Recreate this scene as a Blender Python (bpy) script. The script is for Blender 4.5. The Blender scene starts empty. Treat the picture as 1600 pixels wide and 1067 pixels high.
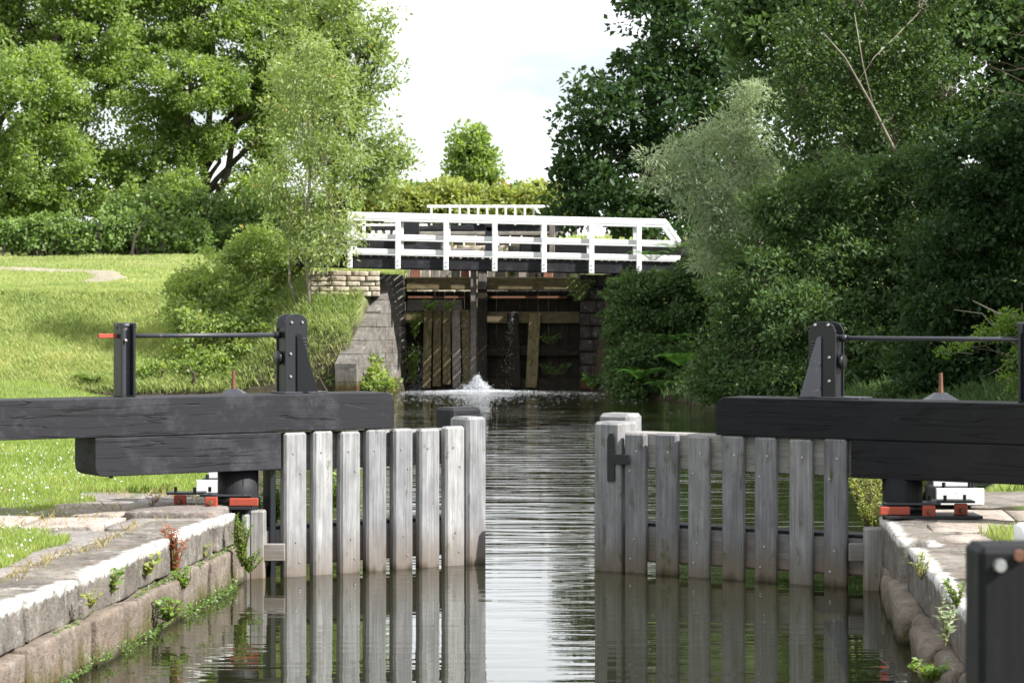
import bpy, math, random
import numpy as np
from mathutils import Vector, noise as mnoise
R = math.radians
rng = np.random.default_rng(7); random.seed(7)
scene = bpy.context.scene
COL = scene.collection
# ------------------------------------------------------------------ camera
EYE, F = 1.85, 3600.0
cam_d = bpy.data.cameras.new('camera'); cam = bpy.data.objects.new('camera', cam_d); COL.objects.link(cam)
cam.location = (0, 0, EYE); cam.rotation_euler = (R(90), 0, 0)
cam_d.sensor_width = 36; cam_d.lens = 36*F/1600; cam_d.shift_y = -47.5/1600
cam_d.clip_start = .1; cam_d.clip_end = 3000
cam_d.dof.use_dof = True; cam_d.dof.focus_distance = 17.5; cam_d.dof.aperture_fstop = 8
scene.camera = cam
# ------------------------------------------------------------------ sky, sun, exposure
SUN_AZ, SUN_EL = -25, 42            # azimuth from +X (right) towards the camera side
sd_ = Vector((math.cos(R(SUN_AZ))*math.cos(R(SUN_EL)), math.sin(R(SUN_AZ))*math.cos(R(SUN_EL)), math.sin(R(SUN_EL))))
w = bpy.data.worlds.new('World'); scene.world = w; w.use_nodes = True
nt = w.node_tree; nt.nodes.clear()
sky = nt.nodes.new('ShaderNodeTexSky'); sky.sky_type = 'NISHITA'; sky.sun_disc = False
sky.sun_elevation = R(SUN_EL); sky.sun_rotation = math.atan2(sd_.x, sd_.y)
tc = nt.nodes.new('ShaderNodeTexCoord'); mp = nt.nodes.new('ShaderNodeMapping'); mp.inputs['Scale'].default_value = (1, 1, 3.2)
n1 = nt.nodes.new('ShaderNodeTexNoise'); n1.inputs['Scale'].default_value = 2.3; n1.inputs['Detail'].default_value = 6
rp = nt.nodes.new('ShaderNodeMapRange'); rp.inputs[1].default_value = .3; rp.inputs[2].default_value = .62; rp.inputs[3].default_value = .75; rp.inputs[4].default_value = .97
mx = nt.nodes.new('ShaderNodeMix'); mx.data_type = 'RGBA'; mx.inputs[7].default_value = (6.7, 6.95, 7.2, 1)
bg = nt.nodes.new('ShaderNodeBackground'); bg.inputs[1].default_value = .1
out = nt.nodes.new('ShaderNodeOutputWorld'); L = nt.links.new
n2 = nt.nodes.new('ShaderNodeTexNoise'); n2.inputs['Scale'].default_value = 6.5; n2.inputs['Detail'].default_value = 5
cm = nt.nodes.new('ShaderNodeMix'); cm.data_type = 'RGBA'; cm.inputs[6].default_value = (4.3, 4.6, 4.8, 1); cm.inputs[7].default_value = (8.6, 8.8, 9, 1)
cr_ = nt.nodes.new('ShaderNodeMapRange'); cr_.inputs[1].default_value = .34; cr_.inputs[2].default_value = .62
L(mp.outputs[0], n2.inputs['Vector']); L(n2.outputs[0], cr_.inputs[0]); L(cr_.outputs[0], cm.inputs[0]); L(cm.outputs[2], mx.inputs[7])
L(tc.outputs['Generated'], mp.inputs[0]); L(mp.outputs[0], n1.inputs['Vector']); L(n1.outputs[0], rp.inputs[0]); L(rp.outputs[0], mx.inputs[0])
L(sky.outputs[0], mx.inputs[6]); L(mx.outputs[2], bg.inputs[0]); L(bg.outputs[0], out.inputs[0])
sl = bpy.data.lights.new('sun', 'SUN'); sl.energy = 5; sl.angle = R(.5); sl.color = (1, .975, .945)
so = bpy.data.objects.new('sun', sl); COL.objects.link(so); so.rotation_euler = sd_.to_track_quat('Z', 'Y').to_euler(); so.location = (20, -10, 30)
scene.view_settings.view_transform = 'Standard'; scene.view_settings.look = 'None'
scene.view_settings.exposure = 1.08; scene.view_settings.gamma = 1; scene.view_settings.use_curve_mapping = False
scene.cycles.max_bounces = 6; scene.cycles.diffuse_bounces = 2; scene.cycles.glossy_bounces = 3; scene.cycles.transmission_bounces = 3; scene.cycles.transparent_max_bounces = 4
scene.cycles.caustics_reflective = False; scene.cycles.caustics_refractive = False

# ------------------------------------------------------------------ helpers
def at(px, py, Y): return np.array([(px-800)*Y/F, Y, EYE-(py-486)*Y/F])
class NM:
    """small node-material helper"""
    def __init__(s, name):
        s.m = bpy.data.materials.new(name); s.m.use_nodes = True; s.t = s.m.node_tree; s.t.nodes.clear()
        s.out = s.n('OutputMaterial')
    def n(s, typ, ins=None, **kw):
        nd = s.t.nodes.new('ShaderNode'+typ)
        for k, v in kw.items(): setattr(nd, k, v)
        for k, v in (ins or {}).items():
            if isinstance(v, bpy.types.NodeSocket): s.t.links.new(v, nd.inputs[k])
            else: nd.inputs[k].default_value = v
        return nd
    def attr(s, name): return s.n('Attribute', attribute_name=name)
    def mapv(s, vec, scale): return s.n('Mapping', {0: vec, 'Scale': scale}).outputs[0]
    def noise(s, vec, scale, detail=4, rough=.55): return s.n('TexNoise', {'Vector': vec, 'Scale': scale, 'Detail': detail, 'Roughness': rough}).outputs[0]
    def rng(s, v, a, b, c=0., d=1.): return s.n('MapRange', {0: v, 1: a, 2: b, 3: c, 4: d}).outputs[0]
    def mix(s, f, a, b, mode='MIX'): return s.n('Mix', {0: f, 6: a, 7: b}, data_type='RGBA', blend_type=mode).outputs[2]
    def math(s, op, a, b=0.): return s.n('Math', {0: a, 1: b}, operation=op).outputs[0]
    def bump(s, h, st=.3, dist=.01): return s.n('Bump', {'Height': h, 'Strength': st, 'Distance': dist}).outputs[0]
    def pos(s): return s.n('NewGeometry').outputs['Position']
    def z(s): return s.n('SeparateXYZ', {0: s.pos()}).outputs[2]
    def done(s, color, rough=.7, normal=None, spec=.3, metal=0., **kw):
        ins = {'Base Color': color, 'Roughness': rough, 'Specular IOR Level': spec, 'Metallic': metal}
        if normal is not None: ins['Normal'] = normal
        ins.update(kw)
        p = s.n('BsdfPrincipled', ins); s.t.links.new(p.outputs[0], s.out.inputs[0]); return s.m
C = lambda r, g, b: (r, g, b, 1)

def m_wood(name, c1, c2, stain=None, moss=0., wl=0., wh=.3):
    k = NM(name); l = k.attr('loc').outputs['Vector']
    g = k.noise(k.mapv(l, (2.2, 60, 60)), 1.0, 5, .65); p = k.noise(k.mapv(l, (3, 7, 7)), 1.6, 4)
    col = k.mix(k.rng(g, .32, .68), C(*c1), C(*c2)); col = k.mix(k.rng(p, .35, .7, 0, .55), col, C(*[a*.55 for a in c1]))
    knot = k.noise(k.mapv(l, (2.5, 9, 9)), 1.3, 2); col = k.mix(k.rng(knot, .68, .74, 0, .45), col, C(.06, .045, .03))
    oi = k.n('ObjectInfo').outputs['Random']; col = k.mix(1., col, k.mix(oi, C(.74, .74, .76), C(1.1, 1.09, 1.06)), 'MULTIPLY')
    if stain:
        zz = k.math('ADD', k.math('ADD', k.z(), k.math('MULTIPLY', oi, .09)), k.math('MULTIPLY', k.noise(k.mapv(k.pos(), (9, 9, 2)), 1, 3), .22))
        col = k.mix(k.rng(zz, wh+.22, wl+.12), col, C(*stain)); col = k.mix(k.rng(zz, wl+.17, wl+.1, 0, .9), col, C(.02, .018, .012))
    if moss:
        mm = k.noise(k.mapv(l, (5, 12, 12)), 1.2, 5, .7); col = k.mix(k.rng(mm, .62-moss*.3, .78-moss*.3), col, C(.06, .075, .012))
    return k.done(col, .85, k.bump(g, .55, .006), .2)
def m_tar(name, base=.02, worn=.09):
    k = NM(name); l = k.attr('loc').outputs['Vector']
    g = k.noise(k.mapv(l, (1.6, 55, 55)), 1.0, 5, .65)
    cr = k.n('TexNoise', {'Vector': k.mapv(l, (.55, 15, 15)), 'Scale': 1.0, 'Detail': 3.0, 'Distortion': .15}).outputs[0]
    crack = k.rng(k.math('ABSOLUTE', k.math('SUBTRACT', cr, .5)), .0, .014)
    gate = k.rng(k.noise(k.mapv(l, (1.1, 3, 3)), 1.5, 2), .53, .58); crack = k.math('MAXIMUM', crack, gate)
    w1 = k.noise(l, 3.2, 6, .7); w2 = k.noise(l, 9, 3)
    col = k.mix(k.rng(w1, .5, .75), C(base, base, base*1.15), C(worn, worn, worn*1.12))
    col = k.mix(k.rng(w2, .66, .76, 0, .4), col, C(worn*1.5, worn*1.5, worn*1.6)); col = k.mix(k.rng(g, .35, .6, .35, 0), col, C(.012, .012, .014))
    col = k.mix(crack, C(.004, .004, .004), col)
    h = k.math('ADD', k.math('MULTIPLY', g, .35), crack)
    return k.done(col, k.rng(w1, .3, .7, .55, .8), k.bump(h, .8, .006), .22)
def m_paint(name, c, chip=(.1, .07, .05), amt=.68, rough=.55, bumpy=.15):
    k = NM(name); l = k.attr('loc').outputs['Vector']
    a = k.noise(l, 14, 6, .7); b = k.noise(l, 2.5, 4)
    col = k.mix(k.rng(a, amt, amt+.06, 0, .9), C(*c), C(*chip)); col = k.mix(k.rng(b, .45, .8, 0, .35), col, C(*[x*.6 for x in c]))
    return k.done(col, rough, k.bump(a, bumpy, .004), .4)
def m_stone(name, c1, c2, white=0., moss=True, lich=.5, mz=.14):
    k = NM(name); p = k.pos(); l = k.attr('loc').outputs['Vector']
    a = k.noise(p, 3.1, 6, .65); b = k.noise(p, 16, 5, .7); sp = k.noise(p, 60, 3, .7)
    col = k.mix(k.rng(a, .35, .65), C(*c1), C(*c2)); col = k.mix(k.rng(b, .5, .75, 0, .6), col, C(*[x*.4 for x in c1]))
    col = k.mix(k.rng(sp, .55, .7, 0, .35), col, C(*[min(1, x*1.6) for x in c2]))
    oi = k.n('ObjectInfo').outputs['Random']; col = k.mix(k.rng(oi, 0, 1, 0, .45), col, C(c2[0]*.55, c2[1]*.47, c2[2]*.42))
    st = k.noise(k.mapv(p, (14, 14, 1.6)), 1, 4); col = k.mix(k.rng(st, .55, .7, 0, .45), col, C(.045, .042, .038))
    if lich: col = k.mix(k.rng(k.noise(p, 7, 5, .75), .57, .66, 0, lich), col, C(.45, .44, .4))
    if white: # worn white paint
        sx = k.n('SeparateXYZ', {0: l})
        v = k.math('ADD', sx.outputs[2], k.math('MULTIPLY', k.math('SUBTRACT', k.noise(p, 11, 5, .75), .5), .1))
        u = k.math('ADD', sx.outputs[1], k.math('MULTIPLY', k.math('SUBTRACT', k.noise(p, 6, 5, .75), .5), .18))
        f = k.math('MULTIPLY', k.math('MULTIPLY', k.rng(v, -.05, -.03), k.rng(u, .1, .05)), k.rng(k.noise(p, 9, 6, .8), .62, .5, .12, 1)); col = k.mix(k.math('MULTIPLY', f, white), col, C(.72, .7, .66))
        v3 = k.noise(k.mapv(p, (5, 5, .5)), 1, 2)
    if moss:
        zz = k.math('ADD', k.z(), k.math('MULTIPLY', k.math('SUBTRACT', k.noise(k.mapv(p, (5, 5, 2.2)), 1, 5, .7), .5), .75))
        col = k.mix(k.rng(zz, mz+.08, mz-.06, 0, .85), col, C(.075, .07, .015)); col = k.mix(k.rng(zz, mz-.06, mz-.12, 0, .8), col, C(.07, .035, .015))
        z2 = k.z(); col = k.mix(k.rng(z2, .05, .0), col, C(.025, .028, .012))
    b3 = k.noise(k.mapv(p, (1, 1, 1.4)), 28, 6, .75); col = k.mix(k.rng(b3, .52, .66, 0, .5), col, C(.03, .026, .022)); col = k.mix(k.rng(k.noise(p, 5.3, 5, .7), .58, .68, 0, .4), col, C(.2, .12, .075))
    h = k.math('ADD', k.math('MULTIPLY', b, .6), k.math('ADD', k.math('MULTIPLY', sp, .25), k.math('MULTIPLY', b3, .35)))
    return k.done(col, .9, k.bump(h, .9, .03), .2)
def m_leaf(name, c1, c2, trans=.35, dry=None, gloss=.35, tcol=None):
    k = NM(name); t = k.attr('tint').outputs['Fac']
    col = k.mix(t, C(*c1), C(*c2))
    if dry: col = k.mix(k.rng(t, .95, .97), col, C(*dry))
    p = k.n('BsdfPrincipled', {'Base Color': col, 'Roughness': .42, 'Specular IOR Level': gloss})
    tr = k.n('BsdfTranslucent', {0: k.mix(1., col, C(*(tcol or (1.7, 1.75, .7))), 'MULTIPLY')})
    ms = k.n('MixShader', {0: trans, 1: p.outputs[0], 2: tr.outputs[0]}); k.t.links.new(ms.outputs[0], k.out.inputs[0]); return k.m
def m_plain(name, c, rough=.6, metal=0., spec=.4, var=.4):
    k = NM(name); a = k.noise(k.pos(), 20, 4)
    col = k.mix(k.rng(a, .3, .75, 0, var), C(*c), C(*[x*.4 for x in c])); return k.done(col, rough, k.bump(a, .2, .003), spec, metal)
M = {
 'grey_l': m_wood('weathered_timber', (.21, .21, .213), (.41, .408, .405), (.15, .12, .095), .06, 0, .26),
 'grey_shade': m_wood('weathered_timber_shaded', (.17, .17, .172), (.31, .31, .315), (.15, .12, .08), .12, 0, .22),  # darker copy of the boards, the right gate's shade put into the colour
 'rail': m_wood('rail_timber', (.22, .21, .2), (.36, .35, .33), (.2, .15, .1), .08, 0, .2),
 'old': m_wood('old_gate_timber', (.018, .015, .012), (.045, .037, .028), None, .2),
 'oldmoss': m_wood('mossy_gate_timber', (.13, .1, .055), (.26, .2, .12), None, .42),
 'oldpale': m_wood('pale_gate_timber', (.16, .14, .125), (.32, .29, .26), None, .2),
 'brownred': m_wood('reddish_timber', (.22, .09, .06), (.34, .17, .12), None, .1),
 'tar': m_tar('tarred_timber', .018, .065), 'tar_shade': m_tar('tarred_timber_shaded', .008, .02), 'iron': m_paint('black_iron', (.014, .015, .018), (.12, .12, .12), .74, .38),  # second tar is toned down to carry the shade of the right side
 'ironworn': m_paint('worn_black_iron', (.035, .037, .045), (.16, .13, .12), .62, .42),
 'red': m_paint('red_paint', (.32, .055, .028), (.1, .045, .03), .58), 'white': m_paint('white_paint', (.72, .72, .71), (.3, .28, .23), .64),
 'rust': m_plain('rusty_steel', (.18, .085, .05), .7, .3), 'zinc': m_plain('galvanised_steel', (.5, .5, .5), .4, .8),
 'stone_w': m_stone('coping_stone', (.085, .078, .07), (.27, .245, .21), .85, True, .55, -.1),
 'stone': m_stone('lock_wall_stone', (.13, .11, .09), (.29, .245, .2), 0, True, .3, .06),
 'flag': m_stone('flagstone', (.2, .185, .175), (.33, .3, .275), 0, False, .5),
 'flag_b': m_stone('pale_flagstone', (.34, .3, .26), (.52, .46, .4), 0, False, .8),
 'buff': m_stone('buff_stone', (.42, .36, .27), (.62, .55, .43), 0, False, .3),
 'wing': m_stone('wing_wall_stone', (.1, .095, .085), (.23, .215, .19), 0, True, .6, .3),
 'darkstone': m_stone('dark_stone', (.022, .02, .019), (.055, .048, .042), 0, True, .25, .3),  # much darker tone for the right wing wall
 'bark': m_wood('bark', (.06, .05, .04), (.13, .11, .09)), 'palebark': m_wood('pale_bark', (.22, .19, .14), (.4, .36, .28)),
 'drytwig': m_plain('dry_twig', (.3, .25, .16), .8),
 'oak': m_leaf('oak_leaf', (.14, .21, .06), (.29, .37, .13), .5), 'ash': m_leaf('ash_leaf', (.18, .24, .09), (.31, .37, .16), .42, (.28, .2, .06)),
 'elder': m_leaf('shrub_leaf', (.17, .25, .075), (.35, .41, .15), .45, (.3, .2, .08)),
 'hedge': m_leaf('hedge_leaf', (.11, .18, .055), (.23, .32, .11), .35), 'yellowg': m_leaf('yellow_green_leaf', (.2, .25, .07), (.38, .4, .14), .4, (.4, .25, .06)),
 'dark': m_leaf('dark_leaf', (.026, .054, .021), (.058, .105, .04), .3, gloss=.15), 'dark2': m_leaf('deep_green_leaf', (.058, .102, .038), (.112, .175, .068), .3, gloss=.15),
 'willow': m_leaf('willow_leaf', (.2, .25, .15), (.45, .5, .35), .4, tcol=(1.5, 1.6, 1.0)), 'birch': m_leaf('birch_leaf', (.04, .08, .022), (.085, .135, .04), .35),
 'fern': m_leaf('fern_leaf', (.045, .115, .022), (.09, .19, .045), .4), 'weed': m_leaf('weed_leaf', (.09, .17, .025), (.2, .3, .06), .4), 'redweed': m_leaf('red_leaf', (.22, .05, .03), (.35, .14, .07), .3),
 'grass': m_leaf('grass_blade', (.16, .23, .05), (.34, .4, .14), .4, (.42, .32, .16), .25), 'drygrass': m_leaf('dry_grass_blade', (.2, .17, .08), (.42, .34, .18), .3),
 'bankgrass': m_leaf('bank_grass_blade', (.18, .25, .075), (.45, .47, .22), .4, (.5, .38, .19), .25),
}
k = NM('ground_cover'); p = k.pos(); a = k.noise(p, .5, 5, .65); b = k.noise(p, 5, 6, .7); c = k.noise(p, 40, 4, .7)
col = k.mix(k.rng(a, .35, .65), C(.14, .21, .06), C(.33, .36, .15)); col = k.mix(k.rng(b, .5, .7, 0, .6), col, C(.22, .2, .09)); col = k.mix(k.rng(c, .45, .7, 0, .6), col, C(.05, .085, .02))
pa = k.n('Attribute', {}, attribute_name='soil').outputs['Fac']
col = k.mix(pa, col, k.mix(k.rng(b, .3, .7), C(.04, .035, .022), C(.12, .1, .065)))
M['ground'] = k.done(col, .95, k.bump(k.math('ADD', b, c), .9, .05), .1)
k = NM('gravel_path'); p = k.pos(); a = k.noise(p, 6, 6, .7); b = k.noise(p, 45, 4, .7)
M['gravel'] = k.done(k.mix(k.rng(a, .35, .65), C(.2, .18, .12), C(.38, .34, .26)), .95, k.bump(b, .8, .03), .1)
k = NM('asphalt_grit'); p = k.pos(); a = k.noise(p, 4, 6, .7); b = k.noise(p, 60, 4, .7)
M['grit'] = k.done(k.mix(k.rng(a, .4, .62), C(.15, .14, .125), k.mix(k.rng(b, .4, .6), C(.24, .2, .17), C(.38, .33, .28))), .95, k.bump(b, .9, .02), .15)
# canal water: murky, smooth, ripples crossing the view
k = NM('canal_water'); p = k.pos()
r1 = k.n('TexNoise', {'Vector': k.mapv(p, (.45, 3.4, 1)), 'Scale': 1., 'Detail': 2.5, 'Roughness': .5, 'Distortion': .9}).outputs[0]
r2 = k.n('TexNoise', {'Vector': k.mapv(p, (2.0, 7.5, 1)), 'Scale': 1., 'Detail': 2., 'Roughness': .5}).outputs[0]
yy = k.n('SeparateXYZ', {0: p}).outputs[1]; far = k.rng(yy, 15.5, 20); far2 = k.rng(yy, 40, 54)
pt = k.rng(k.noise(k.mapv(p, (.35, .22, 1)), 1, 3), .35, .65, .45, 1.25)
h = k.math('ADD', k.math('MULTIPLY', k.math('MULTIPLY', r1, pt), k.rng(far, 0, 1, .005, .034)), k.math('MULTIPLY', r2, k.math('ADD', k.rng(far, 0, 1, .0009, .0022), k.rng(far2, 0, 1, 0, .006))))
M['water'] = k.done(C(.014, .015, .006), .015, k.bump(h, 1, 1), .5, 0, IOR=1.65)
M['foam'] = m_leaf('foam_white', (.82, .84, .87), (.82, .84, .87), .45, tcol=(1, 1, 1))

class MB:
    def __init__(s): s.v = []; s.f = []; s.l = []; s.n = 0
    def add(s, v, f, l=None):
        v = np.asarray(v, float); s.v.append(v); s.l.append(np.asarray(l if l is not None else v, float)); s.f += [tuple(i+s.n for i in q) for q in f]; s.n += len(v); return s
    def box(s, c, ax, size, bev=.006, off=None, warp=None):
        """c centre; ax (length dir, width dir, up dir); size (l,w,h) full; chamfered"""
        A = np.array([np.asarray(a, float)/np.linalg.norm(a) for a in ax]); h = np.array(size)/2; b = min(bev, h.min()*.45)
        vs = []; key = {}
        for sx in (-1, 1):
            for sy in (-1, 1):
                for sz in (-1, 1):
                    for d in range(3):
                        q = np.array([sx, sy, sz])*(h-b); q[d] = (sx, sy, sz)[d]*h[d]; key[(sx, sy, sz, d)] = len(vs); vs.append(q)
        vs = np.array(vs); fs = []
        for d in range(3):
            e, g = [i for i in range(3) if i != d]
            for sg in (-1, 1):
                q = []
                for (a1, b1) in ((-1, -1), (1, -1), (1, 1), (-1, 1)):
                    t = [0]*3; t[d] = sg; t[e] = a1; t[g] = b1; q.append(key[(*t, d)])
                fs.append(q)
            for a1 in (-1, 1):      # edges parallel to d
                for b1 in (-1, 1):
                    t0 = [0]*3; t0[e] = a1; t0[g] = b1; t1 = list(t0); t0[d] = -1; t1[d] = 1
                    fs.append([key[(*t0, e)], key[(*t1, e)], key[(*t1, g)], key[(*t0, g)]])
        for sx in (-1, 1):
            for sy in (-1, 1):
                for sz in (-1, 1): fs.append([key[(sx, sy, sz, d)] for d in range(3)])
        out = []
        for q in fs:
            P = vs[q]; nrm = np.cross(P[1]-P[0], P[2]-P[0]); out.append(q if np.dot(nrm, P.mean(0)) > 0 else q[::-1])
        if off is None: off = rng.uniform(-20, 20, 3)
        w_ = vs.copy()
        if warp is not None: w_ = warp(w_)
        s.add(w_ @ A + np.asarray(c, float), out, vs+off if off is not False else vs); return s
    def tube(s, pts, rad, n=8, cap=True):
        pts = np.asarray(pts, float); m = len(pts); rad = np.broadcast_to(rad, (m,)); T = np.gradient(pts, axis=0); up = np.array([.13, .31, .94])
        V = []; Lc = []; d = 0; o = rng.uniform(-20, 20)
        for i in range(m):
            t = T[i]/(np.linalg.norm(T[i])+1e-9); u = up if abs(np.dot(up, t)) < .9 else np.array([1., 0, 0]); a = np.cross(t, u); a /= np.linalg.norm(a); b = np.cross(t, a)
            if i: d += np.linalg.norm(pts[i]-pts[i-1])
            for j in range(n):
                th = 2*math.pi*j/n; V.append(pts[i]+rad[i]*(math.cos(th)*a+math.sin(th)*b)); Lc.append((d+o, rad[i]*math.cos(th), rad[i]*math.sin(th)))
        fs = [(i*n+j, i*n+(j+1) % n, (i+1)*n+(j+1) % n, (i+1)*n+j) for i in range(m-1) for j in range(n)]
        if cap: fs += [tuple(range(n))[::-1], tuple((m-1)*n+j for j in range(n))]
        s.add(V, fs, Lc); return s
    def prism(s, poly, base, ux, uy, un, th, off=None):
        """2-D polygon extruded th along un"""
        ux, uy, un = [np.asarray(a, float) for a in (ux, uy, un)]; n = len(poly); base = np.asarray(base, float)
        a = [base+p[0]*ux+p[1]*uy for p in poly]; b = [q+un*th for q in a]
        fs = [tuple(range(n)), tuple(range(2*n-1, n-1, -1))]+[(i, i+n, (i+1) % n+n, (i+1) % n) for i in range(n)]
        if np.dot(np.cross(ux, uy), un) > 0: fs = [f[::-1] for f in fs]
        o = rng.uniform(-20, 20, 3)
        s.add(a+b, fs, [np.array([p[0], p[1], 0])+o for p in poly]+[np.array([p[0], p[1], th])+o for p in poly]); return s
    def build(s, name, mat, parent=None, origin=None, smooth=False):
        v = np.concatenate(s.v); l = np.concatenate(s.l)
        return mk(name, v, s.f, mat, parent, origin, {'loc': l}, smooth)
ORG = {}
def mk(name, v, f, mat, parent=None, origin=None, attrs=None, smooth=False):
    o0 = np.zeros(3)
    if parent is not None: o0 = ORG[parent.name]
    if parent is None and origin is None: origin = (v[:, 0].mean(), v[:, 1].mean(), v[:, 2].min())
    if origin is not None: loc = np.array(origin, float)
    elif parent is not None: loc = np.array([v[:, 0].mean(), v[:, 1].mean(), v[:, 2].min()])
    me = bpy.data.meshes.new(name); vv = v-loc
    if isinstance(f, np.ndarray):
        nf, kk = f.shape; me.vertices.add(len(vv)); me.vertices.foreach_set('co', vv.astype(np.float32).ravel())
        me.loops.add(nf*kk); me.loops.foreach_set('vertex_index', f.astype(np.int32).ravel())
        me.polygons.add(nf); me.polygons.foreach_set('loop_start', np.arange(0, nf*kk, kk, dtype=np.int32))
        me.update(calc_edges=True)
    else: me.from_pydata(vv.tolist(), [], f)
    for kname, a in (attrs or {}).items():
        a = np.asarray(a, np.float32)
        if a.ndim == 1: at_ = me.attributes.new(kname, 'FLOAT', 'POINT'); at_.data.foreach_set('value', a)
        else: at_ = me.attributes.new(kname, 'FLOAT_VECTOR', 'POINT'); at_.data.foreach_set('vector', a.ravel())
    if smooth: me.polygons.foreach_set('use_smooth', [True]*len(me.polygons))
    me.materials.append(M[mat] if isinstance(mat, str) else mat)
    o = bpy.data.objects.new(name, me); COL.objects.link(o)
    if parent is not None: o.parent = parent
    o.location = loc-o0; ORG[o.name] = loc
    return o
def tag(o, label=None, cat=None, group=None, kind=None):
    if label: o['label'] = label
    if cat: o['category'] = cat
    if group: o['group'] = group
    if kind: o['kind'] = kind
    return o
def thing(name, label, cat, loc, group=None):
    o = bpy.data.objects.new(name, None); COL.objects.link(o); o.location = loc; o.empty_display_size = .3; ORG[o.name] = np.array(loc, float); return tag(o, label, cat, group)
def box1(name, mat, parent, c, ax, size, bev=.006, **kw): return MB().box(c, ax, size, bev, **kw).build(name, mat, parent)
X3 = np.eye(3)
def stone(name, mat, parent, c, ax, size, rnd=.35, nz=.02, n=4, off=False, sc=2.5):
    """rounded, uneven block: a gridded cube pulled to a superellipsoid and displaced"""
    A = np.array([np.asarray(a, float)/np.linalg.norm(a) for a in ax]); h = np.array(size)/2; V = []; idx = {}; Fc = []
    def vid(i, j, l_):
        kx = (i, j, l_)
        if kx not in idx: idx[kx] = len(V); V.append([2*i/n-1, 2*j/n-1, 2*l_/n-1])
        return idx[kx]
    for d in range(3):
        for sg in (0, n):
            for a in range(n):
                for b in range(n):
                    def g(a_, b_):
                        t = [0]*3; t[d] = sg; t[(d+1) % 3] = a_; t[(d+2) % 3] = b_; return vid(*t)
                    q = [g(a, b), g(a+1, b), g(a+1, b+1), g(a, b+1)]; Fc.append(q if sg else q[::-1])
    V = np.array(V); V = np.sign(V)*(1-(1-np.abs(V))**1.5)          # crowd rings towards the edges
    r = min(1, rnd); W = V*h; e = min(h)*r
    inner = np.clip(W, -(h-e), h-e); dlt = W-inner; nl = np.linalg.norm(dlt, axis=1, keepdims=True); mxx = np.abs(dlt).max(1, keepdims=True)
    W = inner+np.where(nl > 1e-9, dlt/np.maximum(nl, 1e-9)*mxx, 0)
    P = W @ A + np.asarray(c, float)
    if nz:
        for i in range(len(P)):
            q = Vector(P[i])*sc; P[i] += np.array(mnoise.noise_vector(q))*nz + np.array(mnoise.noise_vector(q*3.1))*nz*.4
    lo = W.copy(); lo[:, 2] -= h[2]; lo[:, 1] = h[1]-W[:, 1]
    return mk(name, P, np.array(Fc), mat, parent, None, {'loc': lo}, True)

# ------------------------------------------------------------------ terrain
WD = np.array([.0875, 1.])       # direction of the near lock walls
def lx(y): return -1.80+(y-15.9)*.0889      # left wall face at y
def rx(y): return 2.52+(y-15.9)*.0833       # right wall face
POLY = np.array([(lx(-6), -6), (lx(16.6), 16.6), (-2.0, 17.6), (-2.35, 20.5), (-2.7, 26), (-3.3, 33), (-6, 38), (-14, 40), (-24, 41), (-22, 46), (-15, 50.6), (-9, 50.9), (-5, 50.8), (-3.9, 50.6), (-3.5, 50.6), (-2.5, 53.3), (-2.45, 55), (-2.75, 78), (-3.2, 230),
    (1, 230), (1.25, 78), (1.62, 55), (1.62, 53.8), (2.0, 52.6), (2.5, 50), (3.3, 47), (4.3, 42), (5.6, 33), (5.2, 25), (3.9, 20.5), (2.95, 18.2), (rx(16.8)+.1, 16.8), (rx(-6), -6)])
def sdist(x, y):
    P = np.stack([x, y], -1); d = np.full(x.shape, 1e9); inside = np.zeros(x.shape, bool); n = len(POLY)
    for i in range(n):
        a, b = POLY[i], POLY[(i+1) % n]; e = b-a; w_ = P-a; t = np.clip((w_ @ e)/(e @ e), 0, 1); q = w_-t[..., None]*e; d = np.minimum(d, np.hypot(q[..., 0], q[..., 1]))
        c1 = (a[1] > P[..., 1]) != (b[1] > P[..., 1]); xi = a[0]+(P[..., 1]-a[1])/(b[1]-a[1]+1e-12)*(b[0]-a[0]); inside ^= c1 & (P[..., 0] < xi)
    return np.where(inside, -d, d)
def vnoise(x, y, s, sd=0):
    t = 0
    for o_, am in ((1, .6), (2.3, .3), (5.1, .2)):
        X_, Y_ = np.asarray(x)*s*o_*.6+sd*17.3+300, np.asarray(y)*s*o_*.6+sd*9.1+300; xi, yi = np.floor(X_), np.floor(Y_); fx, fy = X_-xi, Y_-yi; fx = fx*fx*(3-2*fx); fy = fy*fy*(3-2*fy)
        H = lambda a, b: (np.sin(a*127.1+b*311.7)*43758.5453) % 1
        t = t+am*((H(xi, yi)*(1-fx)+H(xi+1, yi)*fx)*(1-fy)+(H(xi, yi+1)*(1-fx)+H(xi+1, yi+1)*fx)*fy-.5)*2
    return t
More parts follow.
